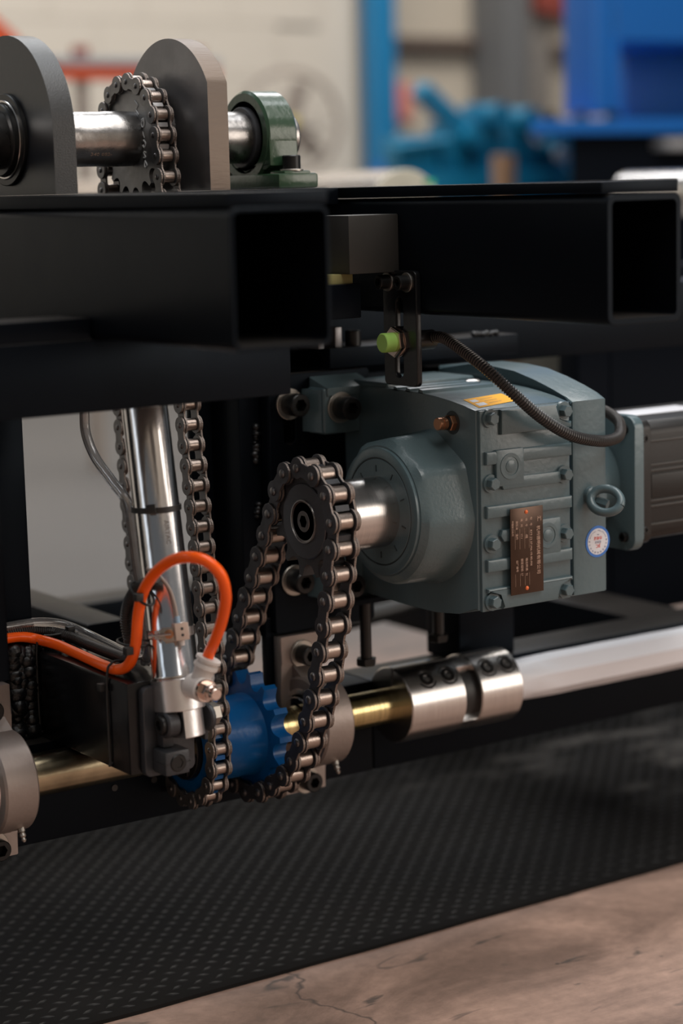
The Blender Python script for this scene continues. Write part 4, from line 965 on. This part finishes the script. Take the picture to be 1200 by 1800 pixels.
lt('clamp_screw_nut', local(-2, .0235, 0)[0], local(-2, 0)[1], [(0, .0040), (.0025, .0040), (.0030, .0028)], bronze, RS, 20)
p, d = local(-22, .0245, -.0085); lt('wire_boot', p, -cd_, [(0, .0024), (.0060, .0022)], mat('pale_blue_boot', (.28, .42, .55), .4), RS, 16)
p2_, d = local(-26, .0245, .0065); lt('switch_tip', p2_, cd_, [(0, .0028), (.0045, .0024), (.005, .0015)], white_pl, RS, 16)
wp = [local(-22, .0245, -.0140)[0], local(-20, .0240, -.026)[0], local(-12, .0235, -.040)[0], local(8, .0235, -.052)[0], local(30, .0240, -.058)[0]]
tb('switch_wire', wp, .0016, greyw, RS, n=8)
# cable tie around cylinder
ZT = thing('cable_tie', 'black cable tie round the polished cylinder near its middle', 'cable tie', tuple(CA + cd_ * .083), 'black cable ties')
zc_ = CA + cd_ * .0835; ax = (cd_ + Vector((0, .10, 0))).normalized()
lt('tie_strap', zc_, ax, [(-.0024, .0204), (-.0024, .0219), (.0024, .0219), (.0024, .0204)], rubber, ZT, 64)
d = (Matrix.Rotation(math.radians(5), 3, cd_) @ fr); s_ = d.cross(cd_)
M = Matrix(((s_.x, d.x, cd_.x, zc_.x), (s_.y, d.y, cd_.y, zc_.y), (s_.z, d.z, cd_.z, zc_.z), (0, 0, 0, 1)))
bx('tie_head', -.0040, .0040, .0205, .0262, -.0038, .0038, rubber, ZT, .0008, M=M)
# air fitting
AF = thing('air_fitting', 'white push-in elbow fitting screwed into the foot of the polished cylinder', 'fitting', (-.1400, -.035, -.13))
fo = Vector((-.1572, -.0450, -.1195))
cyl('banjo_bolt', fo, (.02, -1, -.03), 0, .040, .0062, nickel, AF, .0008, 28)
lt('banjo_body', fo, (.02, -1, -.03), [(.006, .0098), (.0075, .0110), (.0255, .0110), (.0270, .0098)], white_pl, AF, 40)
lt('banjo_ring', fo, (.02, -1, -.03), [(.027, .0098), (.0305, .0098), (.0305, .0080)], nickel, AF, 32)
hb = bmesh.new(); hexprism(hb, fo, (.02, -1, -.03), .0305, .0370, .0082, ch=.0008); finish('hex_head', hb, nickel, AF)
cyl('screw_tip', fo, (.02, -1, -.03), .036, .046, .0052, nickel, AF, .0006, 24)
e0_ = Vector((-.1570, -.0610, -.1190)); e1_ = Vector((-.1482, -.0668, -.0945)); ed_ = (e1_ - e0_).normalized(); EL = (e1_ - e0_).length
lt('elbow_neck', e0_, ed_, [(0, .0085), (.010, .0085), (.016, .0092), (.0180, .0108), (EL - .006, .0108), (EL - .0055, .0095), (EL - .003, .0095), (EL - .0025, .0112), (EL, .0112), (EL + .0003, .0104)], white_pl, AF, 40)
# orange tube
OT = thing('orange_air_tube', 'bright orange air hose looping over the cylinder and back along the arm', 'air hose', (-.19, .1, -.119))
P_ = [(-.1505, -.0650, -.1000), (-.1478, -.0675, -.0890), (-.1485, -.0790, -.0760), (-.1500, -.0935, -.0570), (-.1560, -.1110, -.0330), (-.1640, -.1170, -.0130), (-.1740, -.1110, -.0010), (-.1835, -.0980, .0016), (-.1875, -.0765, -.0042), (-.1895, -.0525, -.0175), (-.1900, -.0317, -.0363), (-.1900, -.0209, -.0578), (-.1900, -.0162, -.0786), (-.1900, -.0100, -.0944), (-.1900, .0027, -.1075), (-.1925, .0180, -.1130), (-.1932, .0422, -.1133), (-.1880, .1100, -.1135), (-.1890, .1400, -.1120), (-.1985, .1620, -.1090), (-.2130, .1640, -.1050), (-.2300, .1610, -.1035), (-.2700, .1540, -.1030)]
tb('tube', P_, .0049, orange, OT, 18, 8)
CC = thing('corrugated_conduit', 'black corrugated conduit tied behind the orange hose', 'conduit', (-.17, .1, -.119))
corrugated('conduit', [(-.1825, -.0400, -.0235), (-.182, -.0279, -.0290), (-.182, -.0051, -.0388), (-.182, .0105, -.0537), (-.182, .0171, -.0700), (-.180, .0169, -.0855), (-.177, .0200, -.0991), (-.170, .0400, -.1100), (-.1672, .0639, -.1125), (-.1655, .1200, -.1125), (-.1680, .1500, -.1100), (-.1800, .1690, -.1060), (-.1990, .1700, -.1015), (-.2200, .1665, -.1000), (-.2700, .1620, -.1000)], .0052, conduit, CC, pitch=.0024)
CT = thing('clear_air_tube', 'clear plastic air tube bowed out left of the cylinder, tied to it', 'air hose', (-.16, .1, -.1))
tb('tube', [(-.17, .1010, .16), (-.17, .1019, .1236), (-.17, .1012, .1082), (-.17, .1000, .0867), (-.17, .0834, .0660), (-.172, .0472, .0468), (-.174, .0200, .0330), (-.1745, .0120, .0110), (-.174, .0078, -.0190), (-.172, .0040, -.0481), (-.170, .0030, -.0781), (-.166, .0060, -.0960), (-.161, .0228, -.1100), (-.1560, .0450, -.1130), (-.1530, .1127, -.1110), (-.1560, .1500, -.1070), (-.1700, .1680, -.1000), (-.1950, .1695, -.0950), (-.2300, .1650, -.0940)], .0046, clear, CT, 14)
# cable ties on hoses
def tie(label, P, head_off, r=.0012):
    T = thing('cable_tie', label, 'cable tie', P[0], 'black cable ties')
    bm = bmesh.new(); q = catmull(P, 6, True); q.append(q[0]); tube(bm, q, r, 8, caps=False); finish('tie_strap', bm, rubber, T, ang=80)
    h = Vector(head_off); bx('tie_head', h.x - .0036, h.x + .0036, h.y - .0036, h.y + .0036, h.z - .0034, h.z + .0034, rubber, T, .0008)
    return T
def loop_around(c, ax_, ra, rb):
    a, p, q = frame_of(ax_); c = Vector(c); return [c + p * math.cos(t) * ra + q * math.sin(t) * rb for t in [2 * PI * i / 12 for i in range(12)]]
tie('black cable tie round the arm and hoses at its outer end', [(-.2015, .020, -.121), (-.196, .020, -.107), (-.185, .020, -.1065), (-.170, .020, -.107), (-.152, .020, -.110), (-.1485, .020, -.121), (-.1485, .020, -.195), (-.152, .020, -.1965), (-.198, .020, -.1965), (-.2015, .020, -.193)], (-.2045, .024, -.128))
tie('black cable tie round the arm and hoses near the weld', [(-.2015, .158, -.121), (-.196, .158, -.107), (-.185, .158, -.1065), (-.170, .158, -.107), (-.152, .158, -.110), (-.1485, .158, -.121), (-.1485, .158, -.195), (-.152, .158, -.1965), (-.198, .158, -.1965), (-.2015, .158, -.193)], (-.166, .158, -.104))
tie('black cable tie holding the orange hose to the conduit at the cylinder', loop_around((-.186, -.0225, -.0400), (0, -.5, .85), .0080, .0160), (-.1965, -.034, -.0400))
tie('black cable tie holding the orange hose upright above the arm', loop_around((-.183, .0020, -.0870), (0, 0, 1), .0120, .0200), (-.1975, -.014, -.0900))

# ================================================================== THINGS BEHIND THE DRIVE
def roller(y0, x, z, r, label, ln=1.1):
    T = thing('conveyor_roller', label, 'roller', (x, y0, z), 'conveyor rollers behind the frame')
    lt('roller_shell', (x, y0, z), (0, 1, 0), [(.002, r), (ln, r)], steel, T, 64)
    lt('roller_end', (x, y0, z), (0, 1, 0), [(0, .008), (0, r * .97), (.002, r)], cream_s, T, 64)
    lt('roller_bore', (x, y0, z), (0, -1, 0), [(0, .008), (.0006, .008)], ink_k, T)
roller(1.05, .889, .2506, .0737, 'silver conveyor roller with a cream end behind the right box tube')
roller(.75, 1.23, .2765, .035, 'silver conveyor roller at the right edge behind the right box tube', .17)
bx('green_tag', .9, .91, 1.0, 1.02, .30, .308, mat('green_tag', (.02, .45, .2), .5), None); tag(bpy.data.objects['green_tag'], 'tiny green tag standing on the right box tube beyond the roller', 'tag')
bpy.data.objects['green_tag'].location = (.0, 0, -.0003)
random.seed(11)
for k, (x, y, z, dx, dz, lb) in enumerate(((.35, .55, -.20, .5, .10, 'black cable running behind the chains to the right, upper one'), (.35, .52, -.235, .45, .06, 'black cable running behind the chains to the right, lower one'), (.55, .34, -.10, .6, .11, 'black cable arching below the motor'))):
    c = thing('power_cable', lb, 'cable', (x, y, z)); 
    tb('cable', [(x, y, z), (x + dx * .3, y, z + dz * .15), (x + dx * .6, y + .02, z + dz * .45), (x + dx, y + .05, z + dz), (x + dx * 1.5, y + .1, z + dz * 1.3)], .012, rubber, c)
c = thing('cable_marker', 'small yellow marker sleeve on a black cable behind the chain', 'marker', (.5, .42, -.17)); lt('sleeve', (.497, .42, -.167), (1, .1, .25), [(0, .0078), (.024, .0078)], yellow_p, c, 20); lt('sleeve_core', (.497, .42, -.167), (1, .1, .25), [(-.03, .005), (.06, .005)], rubber, c, 16)

# ================================================================== FAR BACKGROUND OF THE HALL
# wall posts and rails (part of the building)
for nm, x0, x1, y0, y1, z0, z1, m in (('trim_1', 3.945, 4.045, 5.40, 5.50, FLOOR_Z, 3.2, bluepost), ('trim_2', 4.545, 4.66, 5.30, 5.54, FLOOR_Z, 3.2, grey_beam), ('trim_3', 4.66, 4.83, 5.36, 5.54, FLOOR_Z, 3.2, mat('light_grey_flange', (.20, .18, .16), .6)), ('trim_4', 4.045, 4.56, 5.50, 5.555, .855, .905, mat('brown_rail', (.10, .07, .055), .6)), ('trim_5', 4.83, 5.6, 5.50, 5.555, .83, .885, bpy.data.materials['brown_rail']), ('trim_6', 4.83, 5.6, 5.50, 5.555, 1.00, 1.03, mat('red_pipe', (.25, .05, .035), .6))):
    o = bx(nm, x0, x1, y0, y1, z0, z1, m, None, .003); o['kind'] = 'structure'
o = bx('trim_7', 4.72, 4.86, 5.30, 5.36, 1.00, 1.3, bpy.data.materials['red_pipe'], None, .003); o['kind'] = 'structure'
T = thing('wall_sign', 'small red sign on the beige wall right of the blue post', 'sign', (4.17, 5.5, .6)); bx('sign_board', 4.125, 4.215, 5.53, 5.545, .565, .715, red_sign, T, .002)
T = thing('short_blue_stand', 'short blue upright left of the blue post', 'stand', (3.6, 4.9, FLOOR_Z)); bx('upright', 3.60, 3.65, 4.9, 4.95, FLOOR_Z, .385, mach_blue, T, .004); bx('base', 3.54, 3.71, 4.84, 5.01, FLOOR_Z, FLOOR_Z + .03, mach_blue, T, .004)
# pedestal fan
T = thing('pedestal_fan', 'large wire-caged industrial fan by the cream wall', 'fan', (3.30, 4.95, FLOOR_Z))
fc = Vector((3.225, 4.95, .535)); fa = Vector((-.35, -1, 0)).normalized(); a, p, q = frame_of(fa)
lt('fan_hub', fc + fa * .045, fa, [(0, .018), (.015, .018), (.03, .01)], yellow_p, T, 24)
for r_ in (.190,):
    bm = bmesh.new(); P_ = [fc + p * math.cos(t) * r_ + q * math.sin(t) * r_ for t in [2 * PI * i / 48 for i in range(49)]]; tube(bm, P_, .012, 8, caps=False); finish('cage_ring', bm, fan_m, T)
for k in range(18):
    t = 2 * PI * k / 18; tb('cage_wire', [fc + fa * .05, fc + fa * .04 + (p * math.cos(t) + q * math.sin(t)) * .13, fc + (p * math.cos(t) + q * math.sin(t)) * .19], .0022, fan_m, T, 6, 3)
for k in range(3):
    t = 2 * PI * k / 3 + .2; d = p * math.cos(t) + q * math.sin(t); s = fa.cross(d)
    M = Matrix(((d.x, s.x, fa.x, fc.x), (d.y, s.y, fa.y, fc.y), (d.z, s.z, fa.z, fc.z), (0, 0, 0, 1))); bx('fan_blade', .03, .16, -.035, .035, -.002, .002, fan_m, T, .001, M=M @ Matrix.Rotation(.35, 4, 'X'))
lt('fan_motor', fc, -fa, [(-.04, .02), (-.03, .04), (.10, .04), (.12, .03)], fan_m, T, 24)
cyl('fan_pole', (fc.x + .03, fc.y + .06, FLOOR_Z), (0, 0, 1), 0, fc.z - FLOOR_Z, .02, fan_m, T)
cyl('fan_base', (fc.x + .03, fc.y + .06, FLOOR_Z), (0, 0, 1), 0, .04, .16, fan_m, T, .01)
# orange work stand at left
T = thing('orange_work_stand', 'orange steel stand with a grey top rail at the upper left', 'stand', (1.75, 3.5, FLOOR_Z))
bx('stand_rail', 1.30, 2.05, 3.5, 3.56, .600, .636, orange_p, T, .003); bx('grey_top', 1.30, 2.05, 3.49, 3.57, .637, .660, greycase, T, .003)
for x in (1.62, 1.98): bx('stand_leg', x, x + .03, 3.52, 3.55, FLOOR_Z, .60, fan_m, T, .003); bx('top_clamp', x - .005, x + .03, 3.51, 3.55, .660, .690, bpy.data.materials['red_pipe'], T, .004)
T = thing('orange_brace', 'slanting orange steel brace at the upper left corner', 'brace', (1.2, 3.9, FLOOR_Z))
M = Matrix.Translation((1.535, 3.8, .735)) @ Matrix.Rotation(math.radians(40), 4, 'Y'); bx('brace_bar', -.55, .05, 0, .06, -.03, .03, orange_p, T, .004, M=M); bx('brace_post', 1.06, 1.12, 3.8, 3.86, FLOOR_Z, 1.05, orange_p, T, .004)
# big blue machine at right
T = thing('blue_machine', 'large royal blue press frame on a dark base at the upper right', 'machine', (2.8, 2.5, FLOOR_Z))
bx('column', 2.5537, 2.626, 2.50, 2.62, .465, 1.6, mach_blue, T, .006)
pz('head_beam', [(2.626, 2.50), (3.9, 2.50), (4.3, 2.95), (3.012, 2.95)], .650, 1.6, mach_blue, T, 'xy', bev=.004)
bx('inner_panel', 3.02, 4.3, 2.90, 2.95, .44, .65, mach_blue, T, .004)
bx('cheek_strip', 2.612, 2.632, 2.492, 2.60, .465, .655, mach_blue, T, .003)
pz('base_flange', [(2.31, 2.46), (3.9, 2.46), (4.3, 2.95), (2.735, 2.95)], .415, .450, mach_blue, T, 'xy', bev=.004)
pz('machine_base', [(2.47, 2.50), (3.8, 2.50), (4.2, 2.92), (2.835, 2.92)], FLOOR_Z, .414, dark_case, T, 'xy', bev=.004)
bx('base_ledge', 2.75, 3.75, 2.44, 2.50, .375, .398, greycase, T, .003)
for x in (2.37, 2.47, 2.575): hex_bolt('anchor_bolt', (x + .02, 2.48, .450), (0, 0, 1), .016, .022, bolt_m, T, .020)
# turquoise machine parts
T = thing('turquoise_machinery', 'turquoise painted machine assembly with a raised tilted arm, out of focus', 'machine', (2.8, 3.3, FLOOR_Z))
bx('table_pedestal', 2.52, 3.10, 3.21, 3.29, FLOOR_Z, .20, cream_s, T, .004); bx('base_frame', 2.47, 3.15, 3.20, 3.30, .20, .335, turq, T, .008)
M = Matrix.Translation((2.66, 3.25, .487)) @ Matrix.Rotation(math.radians(38), 4, 'Y'); bx('tilted_arm', -.13, .13, -.03, .03, -.024, .024, turq, T, .006, M=M)
for i, (x, z, w_, h) in enumerate(((2.46, .335, .14, .10), (2.62, .335, .10, .14), (2.74, .335, .12, .19), (2.83, .335, .06, .12), (2.88, .335, .10, .16), (2.985, .335, .13, .09))):
    bx('bracket_block', x, x + w_, 3.22 + .01 * (i % 3), 3.30, z, z + h, turq, T, .01)
for (x, z, r_) in ((2.80, .49, .035), (2.915, .475, .038), (2.70, .43, .03), (3.02, .40, .035)): lt('round_housing', (x, 3.18, z), (0, 1, 0), [(0, r_ * .5), (.0, r_), (.12, r_)], turq, T, 32)
lt('bright_flange', (2.925, 3.175, .428), (0, -1, 0), [(0, .024), (.012, .024), (.012, .012)], greycase, T, 28)
lt('bright_flange', (3.01, 3.175, .375), (0, -1, 0), [(0, .022), (.012, .022), (.012, .012)], greycase, T, 28)
cyl('side_rod', (2.42, 3.2, .40), (1, 0, .1), 0, .2, .012, turq, T)
o = bx('wooden_block', 2.655, 2.70, 3.0, 3.05, FLOOR_Z, .375, wood, None, .003); tag(o, 'brown timber post in front of the turquoise machinery', 'timber')
